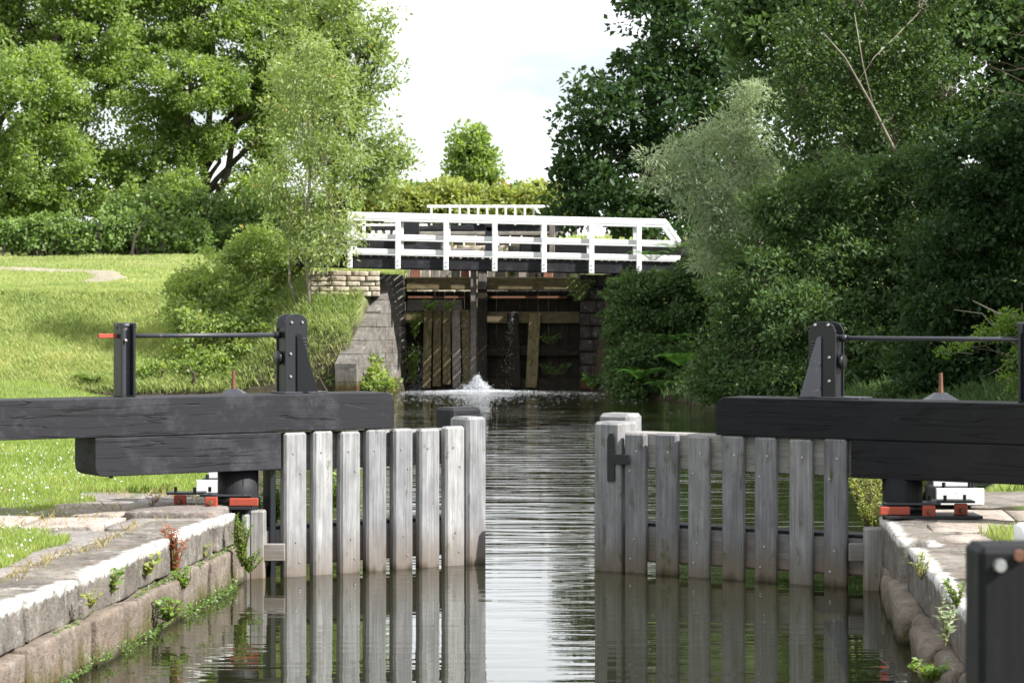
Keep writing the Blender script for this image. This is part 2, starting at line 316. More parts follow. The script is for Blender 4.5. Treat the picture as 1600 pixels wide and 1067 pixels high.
def height(x, y):
    x = np.asarray(x, float); y = np.asarray(y, float); s = sdist(x, y)
    T = np.interp(y, [0, 30, 44, 54, 58, 76, 92, 115, 220, 600], [.44, .44, .9, 2.55, 2.75, 3.5, 4.1, 5.2, 7, 9])
    TL = np.interp(y, [0, 30, 44, 54, 58, 62, 75, 88, 115, 220, 600], [.44, .44, 1.2, 2.05, 2.25, 2.4, 3.05, 3.95, 5.2, 7, 9])
    T = T+(TL-T)*np.clip((-x-4.5)/3, 0, 1)
    wn = np.interp(y, [0, 16.6, 18, 30, 46, 54], [.22, .22, 1.0, 1.6, 3.5, 5.5])
    wn = np.where((x > -9) & (y > 48) & (y < 60), wn+(2.6-wn)*np.clip((x+9)/4, 0, 1), wn)
    inlock = (y > 52.5) & (x > -3.4) & (x < 3); wn = np.where(inlock, .3, wn)
    wn = np.where((y > 56) & (np.abs(x) < 8), .35, wn)
    t = np.clip(np.where((y < 16.9), s-.2, s)/wn, 0, 1); z = T*np.where(wn > 1, t**.8*(1.0-.12*np.sin(t*math.pi)), np.minimum(1, t*1.5))
    z = np.where(s > 0, z+.04*vnoise(x, y, 1.3)*(s > .8)+.12*vnoise(x, y, .4, 2)*np.clip((y-40)/15, 0, 1)*t, -np.minimum(1.2, -s*3))
    zw = np.clip(.9+2.05*(y-50.3)/2.52, 0, 2.6); k_ = np.clip((x+6.2)/1.6, 0, 1)*((x < -2.4) & (y > 49.5) & (y < 56)); k_ = k_*np.clip(s/.25, 0, 1)
    z = np.where(s > 0, z*(1-k_)+np.maximum(zw, z*(x < -4))*k_, z)
    return np.where((y < 18) & (s > 0), np.minimum(z, .445+.01*vnoise(x, y, 2)), z)
xs = np.concatenate([[-600, -300, -160, -100, -70], np.arange(-50, -15, 1.5), np.arange(-15, -7, .4), np.arange(-7, 6.5, .12), np.arange(6.5, 16, .5), np.arange(16, 50, 2), [60, 90, 160, 300, 600]])
ys = np.concatenate([[-8, -4], np.arange(0, 9, .6), np.arange(9, 21, .12), np.arange(21, 50, .4), np.arange(50, 66, .2), np.arange(66, 90, .4), np.arange(90, 120, 1.), [130, 150, 180, 230, 300, 400, 600, 1000]])
GX, GY = np.meshgrid(xs, ys, indexing='ij'); GZ = height(GX, GY); nx, ny = GX.shape
I = np.arange(nx*ny).reshape(nx, ny); Fq = np.stack([I[:-1, :-1], I[1:, :-1], I[1:, 1:], I[:-1, 1:]], -1).reshape(-1, 4)
soil = np.where((GX > 1.5) & (GY > 15) & (GY < 50), 1., 0.); S_ = sdist(GX, GY); soil = np.maximum(soil, np.where(S_ < .25, 1, 0))
soil = np.where((GX > 3.6) & (GY < 24), .1, soil)
g = mk('ground', np.stack([GX, GY, GZ], -1).reshape(-1, 3), Fq, 'ground', None, (0, 0, 0), {'soil': soil.ravel()}, True); tag(g, kind='structure')
wv = np.array([(-40, -10, 0), (14, -10, 0), (14, 54.6, 0), (-40, 54.6, 0)], float); o = mk('water', wv, np.array([[0, 1, 2, 3]]), 'water', None, (0, 0, 0)); tag(o, kind='structure')
wv = np.array([(-4, 55, 2.3), (3, 55, 2.3), (3, 77, 2.3), (-4, 77, 2.3)], float); o = mk('upper_lock_water', wv, np.array([[0, 1, 2, 3]]), 'water', None, (0, 0, 2.3)); tag(o, kind='structure')

def ribbon(name, mat, cl, width, lift, taper=True, seg=.3):
    cl = np.array(cl, float); d = np.r_[0, np.cumsum(np.hypot(*np.diff(cl, axis=0).T))]; n = max(2, int(d[-1]/seg)); t = np.linspace(0, d[-1], n)
    cx = np.interp(t, d, cl[:, 0]); cy = np.interp(t, d, cl[:, 1]); wd = np.interp(t, d, width); tx = np.gradient(cx); ty = np.gradient(cy); l_ = np.hypot(tx, ty); nxx, nyy = -ty/l_, tx/l_
    K = 9; V = []
    for i in range(n):
        for j in range(K):
            u = (j/(K-1)-.5)*wd[i]*(1+.25*math.sin(i*1.3)+.1*math.sin(i*3.7+j)); V.append((cx[i]+nxx[i]*u, cy[i]+nyy[i]*u, 0))
    V = np.array(V); e = np.abs(np.tile(np.linspace(-1, 1, K), n)); V[:, 2] = height(V[:, 0], V[:, 1])+lift-.05*(e > .9)
    Fc = np.array([(i*K+j, i*K+j+1, (i+1)*K+j+1, (i+1)*K+j) for i in range(n-1) for j in range(K-1)]); o = mk(name, V, Fc, mat, None, (0, 0, 0), None, True); return tag(o, kind='structure')
PATH = [(-30, 59), (-15.5, 61), (-13.2, 63), (-12.2, 66), (-12.2, 70), (-13.5, 76), (-30, 82)]
ribbon('dirt_path', 'gravel', PATH, [1.3, 1.3, 1.2, 1.1, 1.0, .9, .9], .05)
ribbon('towpath', 'grit', [(2.9, 17.4), (5, 17.2), (9, 17.0), (16, 17.0)], [1.5, 2.3, 2.4, 2.4], .012)

# ------------------------------------------------------------------ near lock walls, coping and flagstones
d2 = np.array([.0889, 1, 0])/math.hypot(.0889, 1); nrm = np.array([1, -.0889, 0])/math.hypot(.0889, 1); Z = np.array([0, 0, 1.])
def wallpt(f, y, z, back=0.): return np.array([f(y), y, z])-nrm*back
lw = thing('lock_wall', 'mossy stone side wall of the near lock on the left with a worn white painted edge', 'wall', (lx(12), 12, -.6))
y = 15.75; i = 0
while y > 7:                       # coping course
    ln = [.62, 1.05, .95, 1.2, .9, 1.1, 1.0, .9, 1.0][i % 9]; c = wallpt(lx, y-ln/2, .365, .285+.012*(i % 3))
    stone('coping_stone', 'stone_w', lw, c, (d2, nrm, Z), (ln-.016, .42, .21+.012*(i % 2)), .09, .013, 8, sc=4); y -= ln; i += 1
for row, (zc, hh, bk) in enumerate([(.09, .335, .215), (-.25, .33, .17), (-.58, .3, .12)]):
    y = 15.8-row*.35; i = 0
    while y > 7:
        ln = [1.05, .8, 1.3, .7, 1.1, .95, .75, 1.2, .9, 1.3, 1.0][(i+row*4) % 11]
        stone('stone_block', 'stone', lw, wallpt(lx, y-ln/2, zc+.01*math.sin(i*2.1), bk+.02*math.sin(i*1.7)), (d2, nrm, Z), (ln-.022, .4, hh-.012), .12, .017, 9, sc=3.4); y -= ln; i += 1
# nose of the wall behind the gate heel
rw = thing('lock_wall', 'dark stone side wall of the near lock on the right, bulging blocks under a worn white edge', 'wall', (rx(12), 12, -.6))
d2r = np.array([.0833, 1, 0])/math.hypot(.0833, 1); nr = -np.array([1, -.0833, 0])/math.hypot(.0833, 1)
def wr(y, z, back=0.): return np.array([rx(y), y, z])-nr*back
y = 15.6; i = 0
while y > 7:
    ln = [1.7, .32, 1.25, 1.1, 1.2, 1.0, .9][i % 7]
    hh = .27 if i else .33; tp = .47 if i else .475
    stone('coping_stone', 'stone_w', rw, wr(y-ln/2, tp-hh/2, (.22 if i != 1 else .34)-(.02 if i == 0 else 0)), (d2r, nr, Z), (ln-.012, .44, hh), .16, .014, 6, sc=4); y -= ln; i += 1
for row, (zc, hh, bk) in enumerate([(.06, .29, .16), (-.22, .3, .06), (-.5, .3, .02)]):
    y = 15.6-row*.3; i = 0
    while y > 7:
        ln = [1.0, .7, 1.15, .6, .85, .7, .9][(i+row*2) % 7]
        stone('stone_block', 'stone', rw, wr(y-ln/2, zc, bk+.04*math.sin(i*2.3+1)), (d2r, nr, Z), (ln-.02, .46, hh), .4, .035, 8, sc=2.6); y -= ln; i += 1
# flagstones (parts of a paving thing)
pv = thing('stone_paving', 'uneven grey flagstones beside the left lock wall under the balance beam', 'paving', (-2.6, 14, .4))
def flag(par, cx, cy, sx, sy, z=.455, mat='flag', a=0., th=.07):
    a += .0889; ax = (np.array([math.cos(a), -math.sin(a), 0]), np.array([math.sin(a), math.cos(a), 0]), Z)
    stone('flagstone', mat, par, (cx, cy, z-th/2+.01), ax, (sx, sy, th), .35, .012, 5, sc=3)
y = 14.6
for i, ln in enumerate([.9, 1.1, .8, 1.2, 1.0, 1.1, .9]):
    flag(pv, lx(y-ln/2)-.40-.34, y-ln/2, .45, ln-.02, .452+.004*(i % 2)); y -= ln
for j, (x0, wd) in enumerate([(-2.32, .5), (-2.86, .55), (-3.5, .7), (-4.25, .75), (-5.1, .9)]):
    flag(pv, x0, 15.0+.03*(j % 2), wd-.02, .75, .462+.008*(j % 3), 'flag_b' if j in (1, 2) else 'flag')
for j, (x0, y0, sx, sy, zz) in enumerate([(-2.25, 15.82, .62, .8, .5), (-2.9, 15.85, .62, .8, .485), (-3.5, 15.8, .5, .7, .465), (-2.35, 16.6, .7, .7, .475), (-3.0, 16.7, .55, .7, .46), (-2.5, 17.3, .7, .6, .45), (-3.2, 17.4, .6, .6, .445)]):
    flag(pv, x0, y0, sx, sy, zz, 'flag' if j != 1 else 'flag_b')
pv2 = thing('stone_paving', 'pale sunlit slabs and grit on the right lock side below the balance beam', 'paving', (3.3, 14.5, .4))
for j, (x0, y0, sx, sy, zz) in enumerate([(3.02, 14.75, .7, .8, .475), (3.75, 14.75, .7, .8, .47), (4.5, 14.8, .8, .8, .465), (5.3, 14.8, .8, .8, .46), (3.0, 15.55, .7, .75, .47), (3.75, 15.6, .75, .75, .465), (4.55, 15.6, .8, .75, .46), (2.92, 13.95, .6, .7, .465)]):
    flag(pv2, x0, y0, sx, sy, zz, 'flag_b')

# ------------------------------------------------------------------ the two near lock gates
def gate(side):
    left = side < 0
    if left: O = np.array([-1.767, 15.9, 0]); u = np.array([.843, .538, 0]); n = np.array([.538, -.843, 0])
    else: O = np.array([2.27-.0, 15.417, 0])+np.array([.844, -.536, 0])*.30; u = np.array([-.844, .536, 0]); n = np.array([-.536, -.844, 0])
    u /= np.linalg.norm(u); n /= np.linalg.norm(n)
    def sp(px): r = (px-800)/F; return (r*O[1]-O[0])/(u[0]-r*u[1])
    def P(s, z, d=0.): return O+u*s+n*d+Z*z
    G = thing('lock_gate', 'lower lock gate on the left with sunlit silver grey upright boards and black balance beam' if left else 'lower lock gate on the right with shaded grey boards and a near black balance beam', 'lock gate', tuple(P(0, -1.2)), 'pair of half open lock gates')
    wood = 'grey_l' if left else 'grey_shade'; tar = 'tar' if left else 'tar_shade'
    top = 1.005 if left else .985
    if left: bd = [(445, 480), (491, 521), (533, 564), (574, 605), (616, 646), (657, 688), (697, 727)]; post = (732, 757)
    else: bd = [(975, 1013), (1023, 1063), (1074, 1112), (1127, 1166), (1178, 1217), (1232, 1273), (1286, 1327)]; post = (931, 967)
    TH = .085 if left else .06
    for i, (a, b) in enumerate(bd):
        if not left: b -= 6
        s0, s1 = sorted((sp(a), sp(b))); wd = s1-s0; tt = top+.006*math.sin(i*2.3); bev = .016
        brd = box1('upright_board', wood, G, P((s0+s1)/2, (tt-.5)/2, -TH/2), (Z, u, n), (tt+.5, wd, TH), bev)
        for zz in ((.86, -.02), (.72, .035), (.24, .0), (.1, .03)):
            if i % 2 == 0 or zz[0] > .8:
                q = P((s0+s1)/2+zz[1], zz[0], 0); MB().tube([q-n*.004, q+n*.005], .008, 7).build('bolt', 'zinc', brd)
    s0, s1 = sorted((sp(post[0]), sp(post[1]))); pt = 1.075 if left else 1.06
    mid = (s0+s1)/2; send = s1+.02
    box1('mitre_post', wood, G, P(mid, (pt-1.2)/2, -.12), (Z, u, n), (pt+1.2, s1-s0+.03, .26), .02)
    # rails behind the boards
    sA = -.06 if left else sp(1372)
    rl = 'rail'
    box1('top_rail', rl, G, P((sp(bd[0][0] if left else 1330)+send)/2, .862, -TH-.10), (u, n, Z), (send-sp(bd[0][0] if left else 1330), .18, .255), .01)
    sh = sp(402) if left else sp(1368)
    box1('bottom_rail', rl, G, P((sh+send)/2, .2, -TH-.1), (u, n, Z), (send-sh, .18, .255), .012)
    box1('lower_rail', rl, G, P((sh+send)/2, -.35, -TH-.1), (u, n, Z), (send-sh, .18, .2), .012)
    box1('walkway_ledge', 'tar', G, P((sh+send)/2, .339, -TH-.11), (u, n, Z), (send-sh-.02, .2, .02), .004)
    hs = sp(434) if left else sp(1356)
    if left: box1('heel_strut', 'iron', G, P(sp(434), .3, -.13), (Z, u, n), (1.0, .045, .12), .005)
    # round heel post under the beam with strap ring
    hp = at(372, 760, 16.05) if left else at(1410, 770, 15.35)
    hq = np.array([hp[0], hp[1], 0]); rr = .142 if left else .132
    nseg = 18; MB().tube([hq+Z*-.9, hq+Z*.55, hq+Z*.56, hq+Z*.74], [rr, rr, rr, rr], nseg).build('heel_post', 'tar' if left else 'tar_shade', G, smooth=True)
    MB().tube([hq+Z*.525, hq+Z*.56], rr+.014, nseg).build('collar_ring', 'iron', G, smooth=True)
    # beams: upper timber full length, lower timber stepped back
    e = sp(617) if left else sp(1118)
    zt = 1.27 if left else 1.255; bw = .36
    far_ = -4.1 if left else -4.1
    zj = 1.012 if left else .992
    def rounded(w_):
        return w_
    def beam(nm, sa, sb, z0, z1, rend, th=bw, d0=-.004):
        r = .06; pts = []
        hgt = z1-z0
        if rend == 'gate': pts = [(sa, 0), (sb, 0), (sb, hgt-r*1.0), (sb-r*.3, hgt-r*.3), (sb-r, hgt), (sa, hgt)]
        else: pts = [(sa+.06, 0), (sb, 0), (sb, hgt), (sa, hgt), (sa, .07), (sa+.008, .03), (sa+.028, .01)]
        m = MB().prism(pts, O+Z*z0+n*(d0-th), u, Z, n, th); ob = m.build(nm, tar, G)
        bv = ob.modifiers.new('bevel', 'BEVEL'); bv.width = .006; bv.segments = 2; bv.limit_method = 'ANGLE'; return ob
    beam('upper_beam', far_, e, zj, zt, 'gate')
    lend = sp(149) if left else -3.6
    beam('lower_beam', lend, (sp(440) if left else sp(1329)), .75 if left else .735, zj-.004, 'tail')
    if left:
        for sx_ in (sp(186), sp(190)): pass
        box1('bolt_end', 'iron', G, P(sp(187), .742, -.15), (Z, u, n), (.03, .025, .025), .003)
    # head block behind the mitre post
    if left: box1('head_block', 'tar', G, P(sp(716)+.2, .99, -.33), (u, n, Z), (.26, .24, .29), .02)
    else: box1('head_block', 'grey_shade', G, P(sp(973)+.2, .955, -.32), (u, n, Z), (.25, .22, .31), .025)
    if not left:
        st = MB(); st.prism([(-.03, 0), (.03, 0), (.03, .30), (.015, .34), (-.015, .34), (-.03, .30)], P(sp(957), .64, .012), -u, Z, n, .012).build('strap_plate', 'iron', G)
        MB().box(P(sp(972), .80, .02), (u, n, Z), (.14, .014, .07), .003).build('strap_arm', 'iron', G)
    else:
        MB().prism([(0, 0), (.02, 0), (.02, .26), (0, .26)], P(sp(757)+.035, .78, -.1), n, Z, u, .03).build('strap_plate', 'iron', G)
        MB().box(P(sp(690), .83, -.075), (Z, u, n), (.11, .03, .02), .003).build('red_bracket', 'red', G)
    # paddle gear standing on the beam
    ps = (sp(437)+sp(480))/2 if left else sp(1291)
    ps += .098
    hw = .41*abs(sp(480)-sp(437)) if left else .41*abs(sp(1316)-sp(1264)); ph = 1.83 if left else 1.78
    PG = G
    arc = [(hw*.92*math.cos(t), (ph-zt-hw*.55)+hw*.55*math.sin(t)) for t in np.linspace(0, math.pi, 10)]
    poly = [(-hw, 0), (hw, 0), (hw, ph-zt-hw*.62)]+arc+[(-hw, ph-zt-hw*.62)]
    pd = -.16
    def plate(nm, th, dz, mat='iron'):
        ob = MB().prism(poly, P(ps, zt, dz), u, Z, n, th).build(nm, mat, G); b_ = ob.modifiers.new('bevel', 'BEVEL'); b_.width = .003; b_.limit_method = 'ANGLE'; return ob
    plate('gear_plate', .015, pd); plate('gear_plate', .015, pd-.13)
    box1('gear_housing', 'iron', G, P(ps-(hw*.72), zt+(ph-zt)*.42, pd-.058), (Z, u, n), ((ph-zt)*.82, .03, .11), .004)
    box1('gear_base', 'ironworn', G, P(ps+(.06 if left else -.06), zt+.006, pd-.06), (u, n, Z), (.34 if left else .46, .22, .014), .003)
    sg = 1 if left else 1
    # toothed rack in its slot and the raking bracket
    slot = ps+hw*.58
    for i in range(13): box1('rack_tooth', 'ironworn', G, P(slot, zt+.12+i*.022, pd+.02), (u, n, Z), (.045, .014, .011), .002)
    box1('rack_bar', 'iron', G, P(slot+.012, zt+.2, pd+.0165), (Z, u, n), (.36, .03, .006), .002)
    MB().prism([(0, 0), (.155, 0), (.03, .40), (.005, .41), (0, .40)], P(ps+hw*.0, zt+.014, pd+.03), u*.75+n*.55, Z, -n*.2+u*.2, .02).build('raking_bracket', 'iron' if left else 'ironworn', G)
    for (a, zz) in ((-.06, .2), (.055, .42), (-.05, .42), (-.06, .04)):
        q = P(ps+a*hw/.11, zt+.08+zz, pd+.015); MB().tube([q, q+n*.012], [.011, .008], 8).build('rivet', 'zinc', G)
    MB().tube([P(ps-hw-.005, zt+.25, pd-.06), P(ps-hw-.03, zt+.25, pd-.06)], .05, 14).build('gear_wheel', 'iron', G, smooth=True)
    # spindle and outer stand
    os_ = sp(195)+.085 if left else sp(1603)+.05; rz = 1.682 if left else 1.665
    a, b = P(os_-(.06 if left else .1), rz, pd-.06), P(ps-hw, rz, pd-.06)
    MB().tube([a, b], .0155, 10).build('spindle', 'ironworn', G, smooth=True)
    MB().tube([b, b-u*.05], [.026, .026], 12).build('bearing', 'iron', G, smooth=True)
    box1('spindle_square', 'red', G, a-u*.06, (u, n, Z), (.13, .03, .03), .003)
    oh = 1.77 if left else 1.775
    for dd, du in ((.0, -.04), (.0, .05)):
        box1('stand_flange', 'iron', G, P(os_+du, (oh+zt)/2, pd-.055+dd), (Z, n, u), (oh-zt, .13, .018), .004)
    box1('stand_web', 'ironworn', G, P(os_+.005, (oh+zt)/2-.01, pd-.05), (Z, n, u), (oh-zt-.04, .014, .075), .003)
    MB().tube([P(os_-.05, oh-.02, pd-.06), P(os_+.085, oh-.02, pd-.06)], .022, 10).build('stand_bolt', 'ironworn', G, smooth=True)
    MB().tube([P(os_+.0, oh-.12, pd-.042), P(os_+.0, oh-.12, pd-.02)], .012, 8).build('stand_bolt', 'zinc', G, smooth=True)
    return G
gate(-1); gate(1)
# timber hollow quoins where gates meet the walls
q = thing('quoin_timbers', 'short weathered timber posts between left wall end and gate', 'timber post', tuple(at(400, 900, 15.95)-Z*.05))
b0 = at(402, 850, 15.95)
box1('post', 'rail', q, (b0[0], b0[1]+.05, -.02), (Z, X3[0], X3[1]), (.98, .105, .12), .012); box1('post', 'grey_l', q, (b0[0]-.075, b0[1]-.03, -.03), (Z, X3[0], X3[1]), (.96, .05, .14), .01)
box1('infill_board', 'rail', q, (b0[0]+.11, b0[1]+.02, .18), (X3[0], X3[1], Z), (.16, .05, .12), .006)
q = thing('quoin_timbers', 'shaded timber post between right gate and stone wall corner', 'timber post', tuple(at(1368, 900, 15.3)-Z*.05))
b0 = at(1368, 850, 15.35)
box1('post', 'rail', q, (b0[0]-.01, b0[1], -.08), (Z, X3[0], X3[1]), (.98, .13, .14), .012); box1('infill_board', 'rail', q, (b0[0]-.11, b0[1]+.05, .24), (X3[0], X3[1], Z), (.12, .05, .12), .006)

# collar anchors: red iron brackets with plates
def anchor(cx, cy, mirror, label):
    A = thing('gate_anchor', label, 'anchor bracket', (cx, cy, .47)); m = mirror
    sx = [(-.0*m, .17, .08), (-.30*m, .055, .12), (-.50*m, .055, .12)] if True else 0
    box1('red_strap', 'red', A, (cx+.06*m, cy-.17, .535), (X3[0], X3[1], Z), (.20, .025, .055), .006)
    box1('red_lug', 'red', A, (cx-.16*m, cy-.20, .535), (X3[0], X3[1], Z), (.085, .04, .075), .006)
    box1('red_lug', 'red', A, (cx-.39*m, cy-.10, .54), (X3[0], X3[1], Z), (.085, .04, .075), .006)
    box1('iron_plate', 'ironworn', A, (cx-.07*m, cy-.05, .577), (X3[0], X3[1], Z), (.36, .2, .014), .003)
    box1('iron_plate', 'iron', A, (cx-.36*m, cy+.0, .585), (X3[0], X3[1], Z), (.26, .16, .014), .003)
    box1('base_plate', 'iron', A, (cx-.2*m, cy-.08, .496), (X3[0], X3[1], Z), (.62, .3, .02), .003)
    for dx, dy in ((-.16, -.23), (-.39, -.13)):
        MB().tube([(cx+dx*m, cy+dy, .535), (cx+dx*m, cy+dy-.035, .535)], [.019, .014], 6).build('bolt', 'rust', A)
    for dx, dy in ((-.05, -.1), (-.3, -.02), (-.44, .03), (-.2, .02)):
        MB().tube([(cx+dx*m, cy+dy, .59), (cx+dx*m, cy+dy, .625)], .012, 6).build('bolt', 'iron', A)
hl = at(372, 760, 16.05); anchor(hl[0], hl[1], 1, 'red and black iron gate anchor on the left lock side under the beam')
hr = at(1410, 770, 15.35); anchor(hr[0]-.02, hr[1], -1, 'red and black iron gate anchor on the right lock side under the beam')

# ground paddle gear pedestals
def pedestal(cx, cy, w, label, side):
    A = thing('ground_paddle_gear', label, 'paddle gear', (cx, cy, .45), 'ground paddle pedestals behind the balance beams')
    dx = .05*side
    box1('white_frame', 'white', A, (cx+dx, cy-.46, .535), (X3[0], X3[1], Z), (.34, .02, .12), .004)
    box1('white_frame', 'white', A, (cx+dx-side*.02, cy-.24, .64), (X3[0], X3[1], Z), (.26, .02, .1), .004)
    box1('timber_base', 'tar', A, (cx+dx, cy-.2, .53), (X3[0], X3[1], Z), (.32, .48, .12), .01)
    for b in ((-.1, -.38), (.08, -.4), (.12, -.3)): MB().tube([(cx+b[0]+dx, cy+b[1], .585), (cx+b[0]+dx, cy+b[1], .63)], .014, 6).build('bolt', 'iron', A)
    box1('pillar', 'ironworn', A, (cx, cy, .8), (Z, X3[0], X3[1]), (.7, w*.78, w*.78), .01)
    box1('cap_box', 'ironworn', A, (cx, cy, 1.165), (Z, X3[0], X3[1]), (.07, w, w), .006)
    h = w/2+.006; MB().add([(cx-h, cy-h, 1.2), (cx+h, cy-h, 1.2), (cx+h, cy+h, 1.2), (cx-h, cy+h, 1.2), (cx-.04, cy-.04, 1.255), (cx+.04, cy-.04, 1.255), (cx+.04, cy+.04, 1.255), (cx-.04, cy+.04, 1.255)], [(0, 1, 5, 4), (1, 2, 6, 5), (2, 3, 7, 6), (3, 0, 4, 7), (4, 5, 6, 7), (3, 2, 1, 0)]).build('pyramid_cap', 'ironworn', A)
    MB().tube([(cx, cy, 1.25), (cx, cy, 1.29), (cx, cy, 1.4)], [.02, .017, .013], 8).build('square_spindle', 'rust', A)
c_ = at(365, 600, 17.6); pedestal(c_[0], c_[1], .23, 'black ground paddle pedestal with blunt pyramid cap behind the left balance beam', -1)
c_ = at(1470, 600, 16.8); pedestal(c_[0], c_[1], .225, 'black ground paddle pedestal on a white edged base behind the right balance beam', 1)
o = MB().tube([at(1606, 860, 11.7), at(1606, 822, 11.7), at(1606, 817, 11.7)], [.07, .07, .05], 14).build('bollard', 'white', smooth=True); tag(o, 'white painted bollard on the right coping cut by the frame', 'bollard')
# nearest gate: out of focus tarred post at bottom right
NG = thing('lock_gate', 'out of focus black timber gate end with a bolt head in the bottom right corner', 'lock gate', (1.05, 4.2, -1))
x0 = .852
box1('end_post', 'tar_shade', NG, (x0+.2, 4.2+.07, .11), (Z, X3[0], X3[1]), (2.62, .4, .14), .012)
box1('gate_rail', 'tar_shade', NG, (x0+.4+.7, 4.2+.2, 1.0), (X3[0], X3[1], Z), (1.4, .2, .28), .01)
q_ = at(1562, 884, 4.2); MB().tube([q_, q_-np.array([0, .012, 0])], [.014, .01], 8).build('bolt', 'zinc', NG)
q_ = at(1592, 868, 4.2); MB().tube([q_, q_-np.array([0, .008, 0])], [.012, .01], 8).build('bolt', 'rust', NG)

# ------------------------------------------------------------------ far lock: gates, walls, bridge
YG = 54.0
def gpt(px, py, Y=YG): return at(px, py, Y)
FG = thing('lock_gate', 'far closed lock gate left leaf, mossy sunlit slats above splashing water', 'lock gate', (-1.4, YG, -.5), 'far closed lock gates')
FR = thing('lock_gate', 'far closed lock gate right leaf, wet timber coloured darker for its deep shade', 'lock gate', (.6, YG, -.5), 'far closed lock gates')
def gbox(nm, mat, par, x0, x1, y0, y1, Y=YG, th=.12, bev=.012, roll=0.):
    a, b = at(x0, y1, Y), at(x1, y0, Y); c = (a+b)/2; c[1] += th/2; sx, sz = b[0]-a[0], b[2]-a[2]
    ca, sa = math.cos(roll), math.sin(roll); ax1 = np.array([ca, 0, sa]); ax2 = np.array([-sa, 0, ca])
    if sz > sx: return box1(nm, mat, par, c, (ax2, ax1, X3[1]), (sz, sx, th), bev)
    return box1(nm, mat, par, c, (ax1, X3[1], ax2), (sx, th, sz), bev)
for (par, a, b) in ((FG, 634, 741), (FR, 760, 906)):
    n_ = 7 if par is FG else 9; w_ = (b-a)/n_
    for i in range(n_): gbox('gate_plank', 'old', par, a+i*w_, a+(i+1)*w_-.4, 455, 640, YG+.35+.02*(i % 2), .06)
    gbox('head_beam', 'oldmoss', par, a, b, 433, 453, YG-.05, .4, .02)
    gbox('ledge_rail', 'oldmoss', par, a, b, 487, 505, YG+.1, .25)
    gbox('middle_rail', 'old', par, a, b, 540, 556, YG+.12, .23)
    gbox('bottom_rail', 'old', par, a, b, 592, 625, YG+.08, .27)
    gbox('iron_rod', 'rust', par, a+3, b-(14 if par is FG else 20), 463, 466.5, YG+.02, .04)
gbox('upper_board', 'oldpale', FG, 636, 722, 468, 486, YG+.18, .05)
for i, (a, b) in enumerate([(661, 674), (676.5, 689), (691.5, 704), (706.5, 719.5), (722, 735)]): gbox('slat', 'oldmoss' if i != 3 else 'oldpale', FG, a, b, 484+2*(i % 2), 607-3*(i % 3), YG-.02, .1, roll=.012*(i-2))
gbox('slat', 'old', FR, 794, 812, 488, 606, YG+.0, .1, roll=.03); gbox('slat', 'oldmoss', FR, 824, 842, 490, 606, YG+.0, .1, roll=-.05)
gbox('mitre_post', 'oldpale', FG, 735, 744.5, 418, 625, YG-.12, .3); gbox('mitre_post', 'old', FR, 746, 761, 418, 625, YG-.15, .3)  # right leaf takes darker timber, its shade worked into the colour
gbox('post_head', 'oldpale', FR, 747, 760, 404, 452, YG-.18, .3); gbox('post_head', 'oldpale', FG, 735, 745, 392, 420, YG-.16, .3)
# short boards standing above the head beams
for i, (a, b, mt) in enumerate([(637, 640, 'oldpale'), (641, 657, 'brownred'), (659, 671, 'oldpale'), (673, 686, 'oldpale'), (688, 700, 'oldpale'), (705, 719, 'white'), (720, 733, 'brownred')]): gbox('fence_board', mt if mt != 'white' else 'oldpale', FG, a, b, 403, 434, YG+.2, .06)
for i, (a, b) in enumerate([(763, 771), (774, 790), (793, 806), (810, 822), (827, 840), (846, 862)]): gbox('fence_board', 'old' if i % 3 else 'oldpale', FR, a, b, 405, 434, YG+.2, .06)
gbox('fence_board', 'brownred', FR, 849, 864, 416, 434, YG+.1, .06)
# balance beams of the far gates
gbox('balance_beam', 'tar', FG, 452, 690, 374, 401, YG+.9, .34, .03); gbox('beam_end', 'oldpale', FG, 690.5, 740, 388, 400, YG+.95, .3, .02)
gbox('balance_beam', 'tar_shade', FR, 812, 1085, 377, 402, YG+.9, .34, .03); gbox('stump_post', 'oldpale', FR, 858, 867, 345, 402, YG+.7, .2)
def disc(nm, par, px, py, r, Y, mat='iron', th=.1): c = at(px, py, Y); MB().tube([c, c+np.array([0, th, 0])], r, 20).build(nm, mat, par)
gbox('gear_post', 'iron', FG, 640, 655, 342, 376, YG+.85, .14); disc('gear_disc', FG, 640, 356, .2, YG+.7); gbox('gear_post', 'iron', FR, 758, 771, 354, 402, YG+.5, .1); disc('gear_disc', FR, 764.5, 355, .1, YG+.5)

def unit_(v): return v/np.linalg.norm(v)
def coursed(par, name, mat, p0, p1, ztop, zbot=-.6, ch=.3, ln=.55, th=.4, seed=0):
    """wall of individual stones from p0 to p1; ztop(t) gives its top"""
    p0, p1 = np.array([*p0, 0.]), np.array([*p1, 0.]); e = p1-p0; Lw = np.linalg.norm(e); e /= Lw; nn = np.array([e[1], -e[0], 0]); rs = random.Random(seed); z = zbot; r_ = 0
    while z < ztop(0)+1 and z < 8:
        s = -rs.random()*ln*.5 if r_ % 2 else 0
        while s < Lw-.05:
            l_ = ln*rs.uniform(.7, 1.3); a, b = max(0, s), min(Lw, s+l_); s += l_
            if b-a < .08: continue
            tm = (a+b)/2/Lw
            if z+ch*.6 > ztop(tm): continue
            c = p0+e*(a+b)/2+Z*(z+ch/2)-nn*(th/2-rs.uniform(-.012, .012)); stone(name, mat, par, c, (e, nn, Z), (b-a-.012, th, ch-.012), .18, .012, 3)
        z += ch; r_ += 1
LWg = thing('wing_wall', 'sunlit pale stone wing wall sloping down left of the far lock gates', 'wall', (-2.9, 52.8, -.6))
A_, B_ = np.array([-3.4, 50.3, 0.]), np.array([-2.56, 53.1, 0.]); e_ = B_-A_; L_ = np.linalg.norm(e_); e_ /= L_; n_w = np.array([e_[1], -e_[0], 0])
